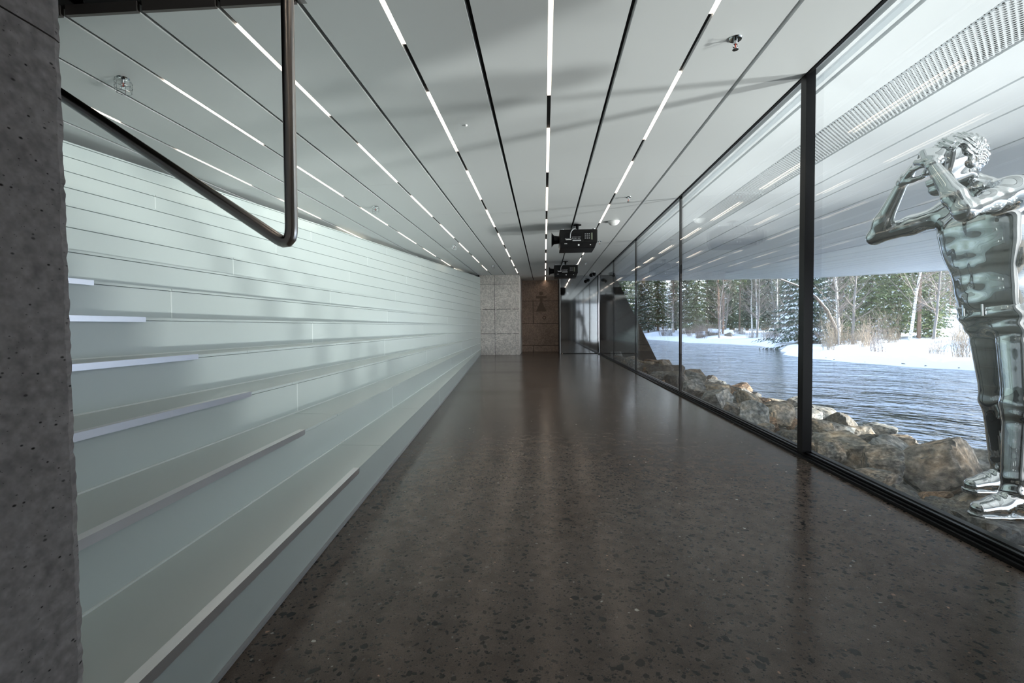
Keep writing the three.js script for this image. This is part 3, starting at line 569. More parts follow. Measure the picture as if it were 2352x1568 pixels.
function pineGeo(seed, H, bare) {
  const r = rng(seed), g = new Tri(), k = new Tri(), w = new Tri(); let p = V(0, -0.3, 0), lean = (r() - 0.5) * 0.05;
  for (let i = 0; i < 8; i++) { const q = V(p.x + (lean + (r() - 0.5) * 0.03) * H / 8, (i + 1) / 8 * H, p.z + (r() - 0.5) * 0.03 * H / 8); k.tube(p, q, 0.105 * (1 - i / 9) + 0.02, 0.105 * (1 - (i + 1) / 9) + 0.02, 7); p = q; }
  for (let i = 0; i < 46; i++) {
    const t = bare + (1 - bare) * Math.pow(r(), 0.8), y = t * H, a = r() * 6.283, L = (0.6 + 1.6 * Math.sin(Math.min(1, (1 - t) * 1.4 + 0.25) * 1.6)) * (0.5 + r() * 0.6), x0 = lean * y, out = V(Math.cos(a), 0.1 + r() * 0.35, Math.sin(a)).normalize();
    const e = V(x0, y, 0).addScaledVector(out, L); k.tube(V(x0, y, 0), e, 0.035, 0.012, 4);
    for (let c = 0; c < 4; c++) {
      const o = V(x0, y, 0).addScaledVector(out, L * (0.5 + 0.17 * c)).add(V((r() - 0.5) * 0.5, (r() - 0.3) * 0.3, (r() - 0.5) * 0.5));
      for (let q = 0; q < 22; q++) { const d = V(r() - 0.5, r() * 0.7 - 0.15, r() - 0.5).normalize(); spray(g, o, d, V(0, 1, 0.01).normalize(), 0.28 + r() * 0.2, 0.05); if (r() < 0.07) spray(w, o.clone().add(V(0, 0.06, 0)), d, V(0, 1, 0.01), 0.26, 0.06); }
    }
  }
  return [k.geo(), g.geo(), w.geo()];
}
function bareGeo(seed, H, rad, twigs, spread, snowy = 0) {
  const r = rng(seed), k = new Tri(), tw = new Tri(), w = new Tri();
  const pts = [V(0, -0.3, 0)]; let dir = V((r() - 0.5) * spread, 1, (r() - 0.5) * spread).normalize();
  for (let i = 0; i < 9; i++) { dir = dir.clone().add(V((r() - 0.5) * 0.16, 0.03, (r() - 0.5) * 0.16)).normalize(); pts.push(pts[i].clone().addScaledVector(dir, H / 9)); k.tube(pts[i], pts[i + 1], rad * (1 - i / 9.5), rad * (1 - (i + 1) / 9.5), 6); }
  for (let i = 0; i < twigs; i++) {
    const t = 0.18 + 0.8 * r(), f = t * 9, j = Math.min(8, Math.floor(f)), o = pts[j].clone().lerp(pts[j + 1], f - j), a = r() * 6.283, L = H * 0.2 * (1.15 - t) * (0.5 + r()) + 0.25; let d = V(Math.cos(a), 0.5 + r() * 0.8, Math.sin(a)).normalize(), q = o;
    for (let s = 0; s < 3; s++) {
      const n = q.clone().addScaledVector(d, L / 3), r0 = rad * 0.3 * (1.1 - t) * (1 - s / 3) + 0.006; tw.tube(q, n, r0, r0 * 0.7, 3);
      if (r() < snowy) w.tube(q.clone().add(V(0, r0, 0)), n.clone().add(V(0, r0, 0)), r0 * 0.9, r0 * 0.7, 4);
      for (let b = 0; b < 3; b++) { const dd = d.clone().add(V(r() - 0.5, (r() - 0.35) * 0.8, r() - 0.5).multiplyScalar(1.3)).normalize(), m = q.clone().lerp(n, r()), e = m.clone().addScaledVector(dd, L * (0.15 + r() * 0.3)); tw.tube(m, e, 0.0065, 0.004, 3); tw.tube(e, e.clone().addScaledVector(dd.add(V(r() - 0.5, r() - 0.5, r() - 0.5)).normalize(), L * 0.15), 0.004, 0.003, 3); }
      q = n; d = d.clone().add(V((r() - 0.5) * 0.6, (r() - 0.3) * 0.5, (r() - 0.5) * 0.6)).normalize();
    }
  }
  return [k.geo(), tw.geo(), w.geo()];
}
function shrubGeo(seed, H) {
  const r = rng(seed), k = new Tri();
  for (let i = 0; i < 46; i++) { const a = r() * 6.283, s = r() * 0.5, o = V((r() - 0.5) * 0.8, -0.1, (r() - 0.5) * 0.8); let d = V(Math.cos(a) * s, 1, Math.sin(a) * s).normalize(), q = o; const L = H * (0.5 + r() * 0.6); for (let j = 0; j < 3; j++) { const n = q.clone().addScaledVector(d, L / 3); k.tube(q, n, 0.011 - j * 0.003, 0.008 - j * 0.002, 3); for (let b = 0; b < 2; b++) k.tube(n, n.clone().addScaledVector(V(r() - 0.5, r() * 0.8, r() - 0.5).normalize(), L * 0.22), 0.005, 0.003, 3); d = d.clone().add(V(r() - 0.5, r() * 0.3, r() - 0.5).multiplyScalar(0.5)).normalize(); q = n; } }
  return k.geo();
}
const spruceG = [spruceGeo(1, 13, 2.3, 0.12), spruceGeo(2, 11, 2.0, 0.16), spruceGeo(3, 14, 2.5, 0.1), spruceGeo(4, 8, 1.7, 0.2, 0.03), spruceGeo(5, 5, 1.3, 0.25, 0.02)];
const pineG = [pineGeo(11, 15, 0.26), pineGeo(12, 17, 0.3), pineGeo(13, 14, 0.2)];
const bareG = [bareGeo(21, 11, 0.12, 60, 0.12), bareGeo(22, 9, 0.09, 52, 0.3), bareGeo(23, 12, 0.13, 64, 0.08), bareGeo(24, 7, 0.06, 46, 0.35, 0.3)];
const shrubG = [shrubGeo(31, 1.3), shrubGeo(32, 1.8), shrubGeo(33, 1.0)];
function tree(kind, x, z, scale, turn, vi, lean = 0, sub = 0) {
  const y = groundY(x, z), d = shoreDist(x, z), q = 1250 + 1080 * x / -z, near = q < 1500 ? 'beside the dark abutment' : q < 1590 ? 'between the abutment and the snow capped rocks' : q < 1670 ? 'behind the snow capped rocks' : q < 1765 ? 'between the pines and the snowy spruce' : q < 1860 ? 'behind the snowy spruce' : q < 1975 ? 'past the arching trunk' : q < 2080 ? 'around the leaning birch' : 'near the statue', spot = (d < 5 ? 'at the shore ' : d < 14 ? 'near the shore ' : 'deep in the wood ') + near;
  let t;
  if (kind === 'spruce') {
    const G = spruceG[vi % 5]; t = thing('spruce_tree', `${['green', 'yellow green', 'dark green'][sub]} ${vi % 5 < 3 ? 'tall' : 'young'} spruce ${spot}`, 'tree', [x, y, z], turn, 'spruces on the far bank');
    mesh('trunk', G[0], T.barkBrown, t); mesh('foliage', G[1], T.spruce[sub], t); mesh('snow_load', G[2], T.snow, t);
  } else if (kind === 'pine') {
    const G = pineG[vi % 3]; t = thing('pine_tree', `tall ${sub ? 'reddish' : 'brown'} trunked pine ${spot}`, 'tree', [x, y, z], turn, 'pines on the far bank');
    mesh('trunk', G[0], sub ? T.barkRed : T.barkBrown, t); mesh('foliage', G[1], T.spruce[1 - sub], t); mesh('snow_load', G[2], T.snow, t);
  } else if (kind === 'birch' || kind === 'bare') {
    const G = bareG[vi % 4]; t = thing(kind === 'birch' ? 'birch_tree' : 'bare_tree', `leafless ${kind === 'birch' ? 'pale birch' : 'grey tree'}${lean ? ' leaning' : ''} ${spot}`, 'tree', [x, y, z], turn, kind === 'birch' ? 'birches on the far bank' : 'leafless trees on the far bank');
    mesh('trunk', G[0], kind === 'birch' ? T.birch : T.barkGrey, t); mesh('twigs', G[1], T.twig, t); if (vi % 4 === 3) mesh('snow_load', G[2], T.snow, t);
  } else { t = tag(mesh('shrub', shrubG[vi % 3], sub ? T.straw : T.twig), `leafless ${sub ? 'straw coloured' : 'brown'} shrub ${spot}`, 'shrub', 'shrubs on the far bank'); t.position.set(x, y, z); t.rotation.y = turn; }
  t.rotation.z = lean; t.scale.setScalar(scale); return t;
}
{
  const r = rng(77), at = [];
  const free = (x, z, m) => !at.some(([X, Z]) => Math.hypot(X - x, Z - z) < m);
  const add = (kind, px, D, scale, vi, lean, sub) => { const k = (px - 1250) / 1080, x = k * D, z = -D; at.push([x, z]); return tree(kind, x, z, scale, r() * 6.28, vi, lean, sub); };
  // single trees that stand out: column in the photograph, distance from the lens
  add('pine', 1648, 55, 1, 0, 0, 1); add('pine', 1640, 57, 1.05, 1, 0.02, 1); add('pine', 1683, 60, 1, 2, 0, 0); add('pine', 1612, 62, 1, 2, 0, 0); add('pine', 1540, 68, 1, 1, 0, 0);
  add('birch', 1722, 50, 0.8, 0, 0, 0); add('birch', 1711, 53, 0.75, 2, 0.04, 0); add('birch', 1765, 47, 0.8, 0, -0.03, 0);
  add('birch', 1898, 31, 0.85, 2, -0.02, 0); add('bare', 1925, 30, 0.75, 0, 0.02, 0); add('birch', 2043, 29, 0.8, 2, -0.13, 0); add('pine', 2062, 31, 0.9, 0, 0.02, 1); add('bare', 2092, 27, 0.6, 2, 0, 0); add('birch', 2152, 30, 0.8, 1, -0.2, 0);
  add('spruce', 1960, 33, 0.85, 0, 0, 1); add('spruce', 2000, 36, 0.95, 2, 0, 0); add('spruce', 1935, 38, 0.9, 1, 0, 2); add('spruce', 2020, 32, 0.7, 1, 0, 1); add('spruce', 2085, 31, 0.6, 3, 0, 1); add('spruce', 1885, 40, 0.95, 2, 0, 2); add('spruce', 1905, 35, 0.7, 1, 0, 0); add('spruce', 2190, 28, 0.55, 4, 0, 1);
  for (const [px, D, s, v, c] of [[1590, 60, 1, 0, 0], [1570, 64, 0.95, 2, 2], [1625, 66, 1, 1, 0], [1665, 67, 1, 2, 0], [1700, 62, 0.9, 0, 2], [1735, 60, 1, 2, 0], [1745, 56, 0.8, 1, 2], [1790, 52, 0.9, 0, 2], [1830, 50, 1, 2, 0], [1505, 74, 1, 0, 0], [1545, 78, 1, 2, 0], [1470, 80, 1, 2, 2], [1430, 78, 1, 0, 0], [1445, 84, 1.1, 1, 0], [1420, 86, 1.1, 2, 2], [1458, 88, 1.1, 0, 0], [1484, 72, 0.9, 1, 2]]) add('spruce', px, D, s, v, 0, c);
  let n = 0, tries = 0;
  while (n < 46 && tries++ < 9000) { // bare trees, thick at the left
    const px = 1400 + Math.pow(r(), 1.3) * 760, D = 28 + r() * 62, x = (px - 1250) / 1080 * D, d = shoreDist(x, -D); if (d < 1.5 || d > 26 || !free(x, -D, 1.5)) continue; n++;
    add(r() < 0.45 ? 'birch' : 'bare', px, D, 0.55 + r() * 0.4, Math.floor(r() * 4), 0, 0);
  }
  n = 0; tries = 0;
  while (n < 66 && tries++ < 12000) {
    const px = 1395 + r() * 740, D = 36 + r() * 70, x = (px - 1250) / 1080 * D, d = shoreDist(x, -D); if (d < 6 || (px > 2095 && D < 70) || !free(x, -D, 2.3)) continue; n++;
    add(r() < 0.8 ? 'spruce' : 'pine', px, D, 0.75 + r() * 0.4, Math.floor(r() * 3), 0, r() < 0.34 ? 1 : 0);
  }
  n = 0; tries = 0;
  while (n < 60 && tries++ < 6000) {
    const px = 1470 + r() * 860, D = 18 + r() * 45, x = (px - 1250) / 1080 * D, d = shoreDist(x, -D); if (d < 1.0 || d > 7 || !free(x, -D, 0.5)) continue; n++;
    add('shrub', px, D, 0.6 + r() * 0.6, Math.floor(r() * 3), 0, px > 1980 ? 1 : r() < 0.3 ? 1 : 0);
  }
  // snow laden spruce leaning over the water, and a snowy trunk leaning behind it
  const S = spruceGeo(9, 7.2, 2.9, 0.75, 0.02), x = 18.3, z = -34.7, t = thing('snowy_spruce', 'broad spruce bent under snow standing on the shore point', 'tree', [x, groundY(x, z), z], 0.4);
  mesh('trunk', S[0], T.barkBrown, t); mesh('foliage', S[1], T.spruce[2], t); mesh('snow_load', S[2], T.snow, t);
  const L = thing('leaning_trunk', 'snow topped bare trunk arching over behind the snowy spruce', 'tree', [18.6, groundY(18.6, -31), -31], 0), lt = new Tri(), ls = new Tri(), P = [V(0, -0.3, 0), V(-0.35, 1.0, 0.1), V(-0.9, 2.1, 0.2), V(-1.7, 3.0, 0.3), V(-2.8, 3.7, 0.3), V(-4.2, 4.3, 0.2)];
  for (let i = 0; i < 5; i++) { const a = 0.13 - i * 0.02, b = 0.11 - i * 0.02; lt.tube(P[i], P[i + 1], a, b, 7); ls.tube(P[i].clone().add(V(0, a * 0.8, 0)), P[i + 1].clone().add(V(0, b * 0.8, 0)), a * 0.75, b * 0.75, 6); }
  mesh('trunk', lt.geo(), T.barkBrown, L); mesh('snow_load', ls.geo(), T.snow, L);
  // stones and a stump on the snow
  for (const [px, D, s, w] of [[1598, 60, 0.9, 'large dark boulder in the wood behind the snowy shore'], [1628, 52, 0.6, 'snow capped dark boulder on the far shore'], [1660, 50, 0.5, 'low snowy stone on the far shore'], [1600, 52, 0.5, 'dark stone at the far waterline']]) {
    const X = (px - 1250) / 1080 * D, o = thing('shore_rock', w, 'boulder', [X, groundY(X, -D) + s * 0.2, -D], px); mesh('stone', boulders[px % 14], stones[3][1], o).scale.set(s * 1.2, s * 0.7, s); if (s < 0.85) { const c = mesh('snow_cap', boulders[(px + 3) % 14], T.snow, o); c.scale.set(s * 1.45, s * 0.55, s * 1.15); c.position.y = s * 0.45; }
  }
  for (let i = 0; i < 14; i++) { const px = 1790 + i * 31 + r() * 40, k = (px - 1250) / 1080; let D = 12; while (D < 60 && shoreDist(k * D, -D) < 0.1) D += 0.2; const s = 0.035 + r() * r() * 0.07, m = mesh('shore_stone', boulders[i % 14], stones[3][1]); m.position.set(k * D, WATER + 0.04, -D); m.scale.set(s * 1.6, s, s); m.rotation.y = r() * 6; tag(m, 'small dark stone along the far snow edge', 'stone', 'stones along the far waterline'); }
}

// ------------------------------------------------------------------ the polished figure on the boulders
// distance fields: tapered capsules joined with a smooth minimum, meshed by surface nets
const smin = (a, b, k) => { const h = Math.max(k - Math.abs(a - b), 0) / k; return Math.min(a, b) - h * h * k * 0.25; };
function cap(a, b, ra, rb = ra) { const [ax, ay, az] = a, dx = b[0] - ax, dy = b[1] - ay, dz = b[2] - az, L = dx * dx + dy * dy + dz * dz || 1; return (x, y, z) => { const t = clamp(((x - ax) * dx + (y - ay) * dy + (z - az) * dz) / L, 0, 1), ex = x - ax - t * dx, ey = y - ay - t * dy, ez = z - az - t * dz; return Math.sqrt(ex * ex + ey * ey + ez * ez) - (ra + (rb - ra) * t); }; }
const cap0 = cap;
function ell(c, r) { const m = Math.min(...r); return (x, y, z) => { const a = (x - c[0]) / r[0], b = (y - c[1]) / r[1], d = (z - c[2]) / r[2]; return (Math.sqrt(a * a + b * b + d * d) - 1) * m; }; }
function blend(parts, k) { return (x, y, z) => { let d = 1e3; for (const f of parts) d = smin(d, f(x, y, z), k); return d; }; }
function nets(f, lo, hi, h) {
  const n = [0, 1, 2].map((i) => Math.ceil((hi[i] - lo[i]) / h) + 1), [nx, ny, nz] = n, F = new Float32Array(nx * ny * nz), id = (i, j, k) => (k * ny + j) * nx + i;
  for (let k = 0; k < nz; k++) for (let j = 0; j < ny; j++) for (let i = 0; i < nx; i++) F[id(i, j, k)] = f(lo[0] + i * h, lo[1] + j * h, lo[2] + k * h);
  const at = new Int32Array(nx * ny * nz).fill(-1), P = [], I = [];
  for (let k = 0; k + 1 < nz; k++) for (let j = 0; j + 1 < ny; j++) for (let i = 0; i + 1 < nx; i++) {
    let s = 0, c = 0, X = 0, Y = 0, Z = 0; const v = [];
    for (let q = 0; q < 8; q++) { const e = F[id(i + (q & 1), j + ((q >> 1) & 1), k + (q >> 2))]; v.push(e); if (e < 0) s++; }
    if (s === 0 || s === 8) continue;
    for (let q = 0; q < 8; q++) for (const b of [1, 2, 4]) if (!(q & b)) { const a = v[q], d = v[q | b]; if ((a < 0) !== (d < 0)) { const t = a / (a - d); X += (q & 1) + (b === 1 ? t : 0); Y += ((q >> 1) & 1) + (b === 2 ? t : 0); Z += (q >> 2) + (b === 4 ? t : 0); c++; } }
    at[id(i, j, k)] = P.length / 3; P.push(lo[0] + (i + X / c) * h, lo[1] + (j + Y / c) * h, lo[2] + (k + Z / c) * h);
  }
  const quad = (a, b, c, d, flip) => { if (a < 0 || b < 0 || c < 0 || d < 0) return; if (flip) I.push(a, c, b, a, d, c); else I.push(a, b, c, a, c, d); };
  for (let k = 1; k + 1 < nz; k++) for (let j = 1; j + 1 < ny; j++) for (let i = 1; i + 1 < nx; i++) {
    const o = F[id(i, j, k)] < 0;
    if (o !== F[id(i + 1, j, k)] < 0) quad(at[id(i, j, k)], at[id(i, j - 1, k)], at[id(i, j - 1, k - 1)], at[id(i, j, k - 1)], o);
    if (o !== F[id(i, j + 1, k)] < 0) quad(at[id(i, j, k)], at[id(i, j, k - 1)], at[id(i - 1, j, k - 1)], at[id(i - 1, j, k)], o);
    if (o !== F[id(i, j, k + 1)] < 0) quad(at[id(i, j, k)], at[id(i - 1, j, k)], at[id(i - 1, j - 1, k)], at[id(i, j - 1, k)], o);
  }
  const N = new Float32Array(P.length), e = h * 0.6;
  for (let q = 0; q < P.length; q += 3) { const [x, y, z] = [P[q], P[q + 1], P[q + 2]], a = f(x + e, y, z) - f(x - e, y, z), b = f(x, y + e, z) - f(x, y - e, z), c = f(x, y, z + e) - f(x, y, z - e), l = Math.hypot(a, b, c) || 1; N[q] = a / l; N[q + 1] = b / l; N[q + 2] = c / l; }
  const g = new THREE.BufferGeometry(); g.setAttribute('position', new THREE.Float32BufferAttribute(P, 3)); g.setAttribute('normal', new THREE.BufferAttribute(N, 3)); g.setIndex(I);
  // keep faces and normals turned the same way
  const p = V(0, 0, 0), a = V(0, 0, 0), b = V(0, 0, 0); let agree = 0;
  for (let q = 0; q < Math.min(I.length, 3000); q += 3) { p.fromArray(P, I[q] * 3); a.fromArray(P, I[q + 1] * 3).sub(p); b.fromArray(P, I[q + 2] * 3).sub(p); agree += Math.sign(a.cross(b).dot(V(N[I[q] * 3], N[I[q] * 3 + 1], N[I[q] * 3 + 2]))); }
  if (agree < 0) { for (let q = 0; q < I.length; q += 3) { const t = I[q + 1]; I[q + 1] = I[q + 2]; I[q + 2] = t; } g.setIndex(I); }
  return g;
}
{
  const ZC = -2.712;
  const sR = [2.335, 1.59, -2.885], sL = [2.33, 1.60, -2.535], eR = [2.088, 1.497, -3.141], eL = [2.03, 1.49, -2.435], wR = [2.099, 1.776, -2.935], wL = [2.0, 1.765, -2.59];
  const hipR = [2.47, 0.97, -2.80], hipL = [2.46, 0.97, -2.625], knR = [2.575, 0.52, -2.848], knL = [2.43, 0.53, -2.56], anR = [2.655, 0.10, -2.885], anL = [2.40, 0.085, -2.545];
  const mid = (a, b, t) => a.map((v, i) => lerp(v, b[i], t)), off = (a, x, y, z) => [a[0] + x, a[1] + y, a[2] + z];
  const torso = [
    cap([2.365, 1.48, -2.59], [2.365, 1.48, -2.83], 0.118), cap([2.43, 1.48, -2.60], [2.43, 1.48, -2.82], 0.11), cap([2.38, 1.36, -2.605], [2.38, 1.36, -2.815], 0.118), cap([2.43, 1.36, -2.62], [2.43, 1.36, -2.80], 0.11), cap([2.405, 1.24, -2.635], [2.405, 1.24, -2.79], 0.107), cap([2.42, 1.12, -2.635], [2.42, 1.12, -2.79], 0.107), cap([2.45, 0.99, -2.645], [2.45, 0.99, -2.785], 0.105),
    cap([2.345, 1.57, -2.60], [2.345, 1.575, -2.82], 0.07), cap([2.345, 1.60, ZC], [2.275, 1.70, ZC], 0.07, 0.062), cap([2.34, 1.655, ZC], off(sL, 0, 0.015, 0), 0.045, 0.05), cap([2.34, 1.655, ZC], off(sR, 0, 0.015, 0), 0.045, 0.05),
  ];
  const muscle = [
    ell([2.285, 1.475, -2.635], [0.05, 0.065, 0.085]), ell([2.285, 1.475, -2.79], [0.05, 0.065, 0.085]),
    ...[0, 1, 2].flatMap((i) => [-0.036, 0.036].map((s) => ell([2.292 + i * 0.012, 1.345 - i * 0.085, ZC + s], [0.026, 0.036, 0.032]))),
    ...[0, 1, 2].flatMap((i) => [-1, 1].map((s) => cap([2.30, 1.37 - i * 0.05, ZC + s * 0.075], [2.39, 1.40 - i * 0.05, ZC + s * 0.125], 0.016))),
    ell([2.325, 1.075, ZC], [0.03, 0.05, 0.06]),
  ];
  const arm = (s, e, w) => [ell(s, [0.078, 0.074, 0.078]), cap(s, mid(s, e, 0.5), 0.058, 0.057), cap(mid(s, e, 0.5), e, 0.054, 0.042), cap(e, mid(e, w, 0.3), 0.043, 0.047), cap(mid(e, w, 0.3), w, 0.047, 0.028)];
  const leg = (a, k, n) => [cap(a, k, 0.075, 0.05), cap(k, n, 0.05, 0.036)];
  const tf = blend(torso, 0.075), mf = blend(muscle, 0.02), aR = blend(arm(sR, eR, wR), 0.03), aL = blend(arm(sL, eL, wL), 0.03), lg = blend([...leg(hipR, knR, anR), ...leg(hipL, knL, anL)], 0.04);
  const navel = ell([2.297, 1.155, ZC], [0.016, 0.012, 0.010]);
  const body = (x, y, z) => { let d = smin(tf(x, y, z), mf(x, y, z), 0.035); d = smin(d, aR(x, y, z), 0.05); d = smin(d, aL(x, y, z), 0.05); d = smin(d, lg(x, y, z), 0.06); return Math.max(d, -navel(x, y, z)); };
  // head, turned to the left along -x and bowed a little
  const H = [2.20, 1.80, ZC], HS = 1.1, hd = (x, y, z) => [H[0] + x * HS, H[1] + y * HS, H[2] + z * HS];
  const face = blend([ell(hd(0.015, 0.035, 0), [0.112, 0.10, 0.083]), ell(hd(-0.025, -0.02, 0), [0.082, 0.105, 0.068]), cap(hd(-0.075, -0.115, -0.012), hd(-0.075, -0.115, 0.012), 0.026), cap(hd(-0.065, -0.108, 0), hd(0.03, -0.06, 0.05), 0.026, 0.03), cap(hd(-0.065, -0.108, 0), hd(0.03, -0.06, -0.05), 0.026, 0.03), cap(hd(0.04, -0.05, 0), hd(0.08, -0.15, 0), 0.058, 0.06)], 0.035);
  const feat = blend([cap(hd(-0.105, 0.02, 0), hd(-0.132, -0.035, 0), 0.009, 0.015), cap(hd(-0.118, -0.04, -0.014), hd(-0.118, -0.04, 0.014), 0.009), cap(hd(-0.102, 0.035, -0.045), hd(-0.108, 0.038, 0.045), 0.012), cap(hd(-0.107, -0.072, -0.02), hd(-0.107, -0.072, 0.02), 0.008), cap(hd(-0.105, -0.087, -0.017), hd(-0.105, -0.087, 0.017), 0.009)], 0.012);
  const eyes = [ell(hd(-0.098, 0.012, 0.033), [0.013, 0.011, 0.015]), ell(hd(-0.098, 0.012, -0.033), [0.013, 0.011, 0.015])], sock = [ell(hd(-0.113, 0.012, 0.034), [0.016, 0.015, 0.022]), ell(hd(-0.113, 0.012, -0.034), [0.016, 0.015, 0.022])];
  const ears = [-1, 1].map((s) => { const o = ell(hd(0.022, -0.005, s * 0.083), [0.024, 0.036, 0.011]), i = ell(hd(0.018, -0.002, s * 0.094), [0.012, 0.02, 0.008]); return (x, y, z) => Math.max(o(x, y, z), -i(x, y, z)); });
  const head = (x, y, z) => { let d = smin(face(x, y, z), feat(x, y, z), 0.018); for (const s of sock) d = Math.max(d, -s(x, y, z)); for (const e of eyes) d = Math.min(d, e(x, y, z)); for (const e of ears) d = smin(d, e(x, y, z), 0.01); return d; };
  // hands: palm, four fingers and a thumb, curled as round a spyglass
  function hand(w, dir, nrm, side, curl) {
    const HK = 1.18, cap = (a, b, ra, rb = ra) => cap0(a, b, ra * HK, rb * HK), D = V(...dir).normalize(), N0 = V(...nrm), Nn = N0.addScaledVector(D, -N0.dot(D)).normalize(), S = D.clone().cross(Nn).multiplyScalar(side), W = V(...w), at = (d, s, n) => W.clone().addScaledVector(D, d * HK).addScaledVector(S, s * HK).addScaledVector(Nn, n * HK).toArray(), parts = [];
    const palm = [cap(w, at(0.03, 0, 0), 0.027, 0.026), cap(at(0.035, -0.022, 0), at(0.092, -0.03, 0), 0.019, 0.016), cap(at(0.035, 0, 0), at(0.096, -0.008, 0), 0.020, 0.017), cap(at(0.035, 0.008, 0), at(0.096, 0.013, 0), 0.020, 0.017), cap(at(0.035, 0.022, 0), at(0.09, 0.033, 0), 0.018, 0.015)];
    [[-0.031, 0.093, [0.043, 0.029, 0.022]], [-0.010, 0.098, [0.048, 0.032, 0.024]], [0.013, 0.096, [0.045, 0.030, 0.023]], [0.034, 0.089, [0.036, 0.023, 0.020]]].forEach(([s, b, L], i) => {
      let p = [b, s, 0], a = curl[0] + i * 0.06; const ch = [];
      L.forEach((l, j) => { const q = [p[0] + Math.cos(a) * l, p[1], p[2] + Math.sin(a) * l]; ch.push(cap(at(...p), at(...q), 0.0105 - j * 0.001, 0.0098 - j * 0.001)); p = q; a += curl[j + 1] ?? 0; });
      parts.push(blend(ch, 0.006));
    });
    const th = blend([cap(at(0.03, -0.028, 0.006), at(0.062, -0.048, 0.026), 0.017, 0.013), cap(at(0.062, -0.048, 0.026), at(0.09, -0.046, 0.05), 0.012, 0.0105), cap(at(0.09, -0.046, 0.05), at(0.108, -0.034, 0.062), 0.0105, 0.009)], 0.008), pf = blend(palm, 0.02);
    return (x, y, z) => { let d = smin(pf(x, y, z), th(x, y, z), 0.012); for (const f of parts) d = smin(d, f(x, y, z), 0.004); return d; };
  }
  const hR = hand(wR, [-0.05, 0.55, 0.85], [0.75, -0.5, 0.3], 1, [0.5, 0.8, 0.7]), hL = hand(wL, [0.35, 0.75, -0.5], [0.3, -0.55, -0.75], -1, [0.6, 0.8, 0.7]);
  const pad = (c, r) => [c.map((v) => v - r), c.map((v) => v + r)];
  const t = thing('statue', 'mirror polished metal figure of a bare chested youth peering through his hands, on the boulders', 'statue', [2.45, -0.045, ZC]);
  const place = (name, geo, parent = t) => { geo.translate(-2.45, 0.045, -ZC); return mesh(name, geo, M.chrome, parent); };
  const bodyGeo = mergeGeometries([nets(body, [1.95, 0.02, -3.22], [2.75, 1.76, -2.35], 0.0095), nets(head, ...pad(H, 0.17), 0.0042), nets(hR, ...pad([wR[0], wR[1] + 0.06, wR[2] + 0.06], 0.15), 0.0036), nets(hL, ...pad([wL[0] + 0.03, wL[1] + 0.06, wL[2] - 0.04], 0.15), 0.0036)]);
  place('body', bodyGeo);
  // hair: a wavy cap over the skull
  const skull = ell(hd(0.018, 0.042, 0), [0.136, 0.119, 0.104]);
  const hair = (x, y, z) => { const u = x - H[0], v = y - H[1], w = z - H[2], s = Math.sin(v * 190 + Math.sin(u * 60) * 2.2 + w * 90) * Math.sin(u * 120 + w * 70 + v * 40), d = skull(x, y, z) - 0.004 * s - 0.006 * (noise3(x * 38, y * 38, z * 38, 3) - 0.5); const line = u < -0.02 ? 0.07 : u < 0.03 ? 0.03 : -0.085, cut = line + 0.012 * Math.sin(u * 70 + w * 40) - v; return Math.max(d, cut * 0.6); };
  place('hair', nets(hair, ...pad(H, 0.175), 0.0042));
  // jeans with a belt and creases
  const jl = blend([cap(hipR, knR, 0.093, 0.073), cap(knR, anR, 0.071, 0.062), cap(hipL, knL, 0.093, 0.073), cap(knL, anL, 0.071, 0.062), cap([2.45, 1.0, -2.64], [2.45, 1.0, -2.79], 0.112), cap([2.43, 1.06, -2.65], [2.43, 1.06, -2.78], 0.107)], 0.05);
  const jeans = (x, y, z) => { const q = smooth(0.68, 0.5, Math.abs(y - 0.5)) , wr = 0.0042 * Math.sin(y * 80 + 7 * noise3(x * 7, y * 5, z * 7, 2) + 3 * Math.sin(z * 14 + x * 9)) * (0.35 + noise3(x * 14, y * 14, z * 14, 6)) * (smooth(0.8, 0.95, y) + smooth(0.25, 0.12, y) + 0.4 * smooth(0.1, 0.02, Math.abs(y - 0.52)) + 0.04); return Math.max(jl(x, y, z) - wr, y - 1.055 - 0.12 * (x - 2.45), 0.035 - y); };
  const J = place('jeans', nets(jeans, [2.24, 0.0, -3.06], [2.80, 1.16, -2.42], 0.0075));
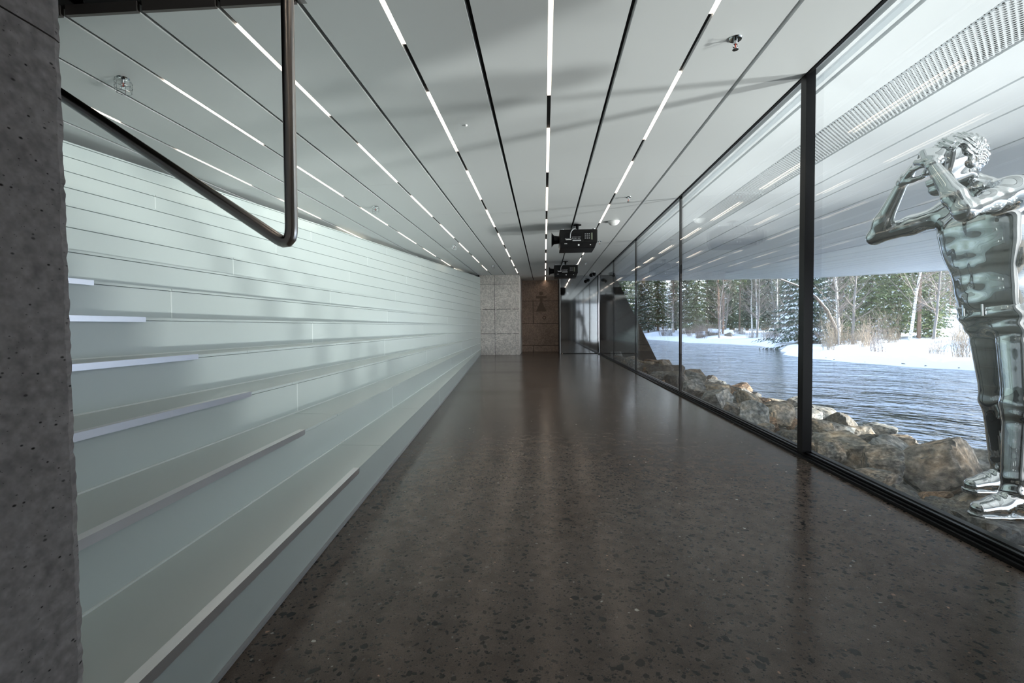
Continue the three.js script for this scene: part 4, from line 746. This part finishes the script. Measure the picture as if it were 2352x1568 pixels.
  const bl = blend([cap([2.432, 1.05, -2.65], [2.432, 1.05, -2.78], 0.1145)], 0.01), belt = (x, y, z) => Math.max(bl(x, y, z), Math.abs(y - 1.025 - 0.12 * (x - 2.45)) - 0.019);
  place('belt', nets(belt, [2.28, 0.96, -2.95], [2.60, 1.10, -2.49], 0.0055), J);
  const loops = new Tri(); for (const z of [-2.58, -2.66, -2.77, -2.86]) { const x = z > -2.6 || z < -2.84 ? 2.375 : 2.317; loops.tube(V(x, 0.99, z), V(x - 0.004, 1.052, z), 0.007, 0.007, 8); }
  place('belt_loop', loops.geo(), J);
  // shoes
  const shoe = (an, toe, y0) => {
    const Z = an[2], X0 = toe, X1 = toe + 0.30, up = blend([cap([X0 + 0.05, y0 + 0.045, Z], [X0 + 0.13, y0 + 0.06, Z], 0.043, 0.05), cap([X0 + 0.13, y0 + 0.06, Z], [an[0] - 0.01, y0 + 0.105, Z], 0.05, 0.052), cap([an[0], y0 + 0.06, Z], [X1 - 0.05, y0 + 0.055, Z], 0.052, 0.048), cap([an[0] + 0.005, y0 + 0.08, Z], [an[0] + 0.005, y0 + 0.14, Z], 0.052, 0.05)], 0.03);
    const sole = blend([cap([X0 + 0.052, y0 + 0.012, Z], [X0 + 0.15, y0 + 0.012, Z], 0.052, 0.05), cap([X0 + 0.15, y0 + 0.012, Z], [X1 - 0.05, y0 + 0.012, Z], 0.046, 0.05)], 0.03);
    const lace = (x, y) => 0.0035 * Math.sin((x - X0) * 210) * smooth(0.09, 0.12, x - X0) * smooth(0.25, 0.2, x - X0) * smooth(0.06, 0.085, y - y0);
    return (x, y, z) => Math.min(Math.max(up(x, y, z) - lace(x, y) * smooth(0.035, 0.02, Math.abs(z - Z)), y0 + 0.004 - y), Math.max(sole(x, y, z), Math.abs(y - y0 - 0.013) - 0.013));
  };
  place('shoe', nets(shoe(anL, 2.178, -0.05), [2.14, -0.07, -2.64], [2.52, 0.16, -2.45], 0.0045));
  place('shoe', nets(shoe(anR, 2.432, -0.036), [2.40, -0.06, -2.98], [2.78, 0.17, -2.79], 0.0045));
}

scene.traverse((o) => { if (o.isMesh) { o.castShadow = true; o.receiveShadow = true; } });
renderer.render(scene, camera);
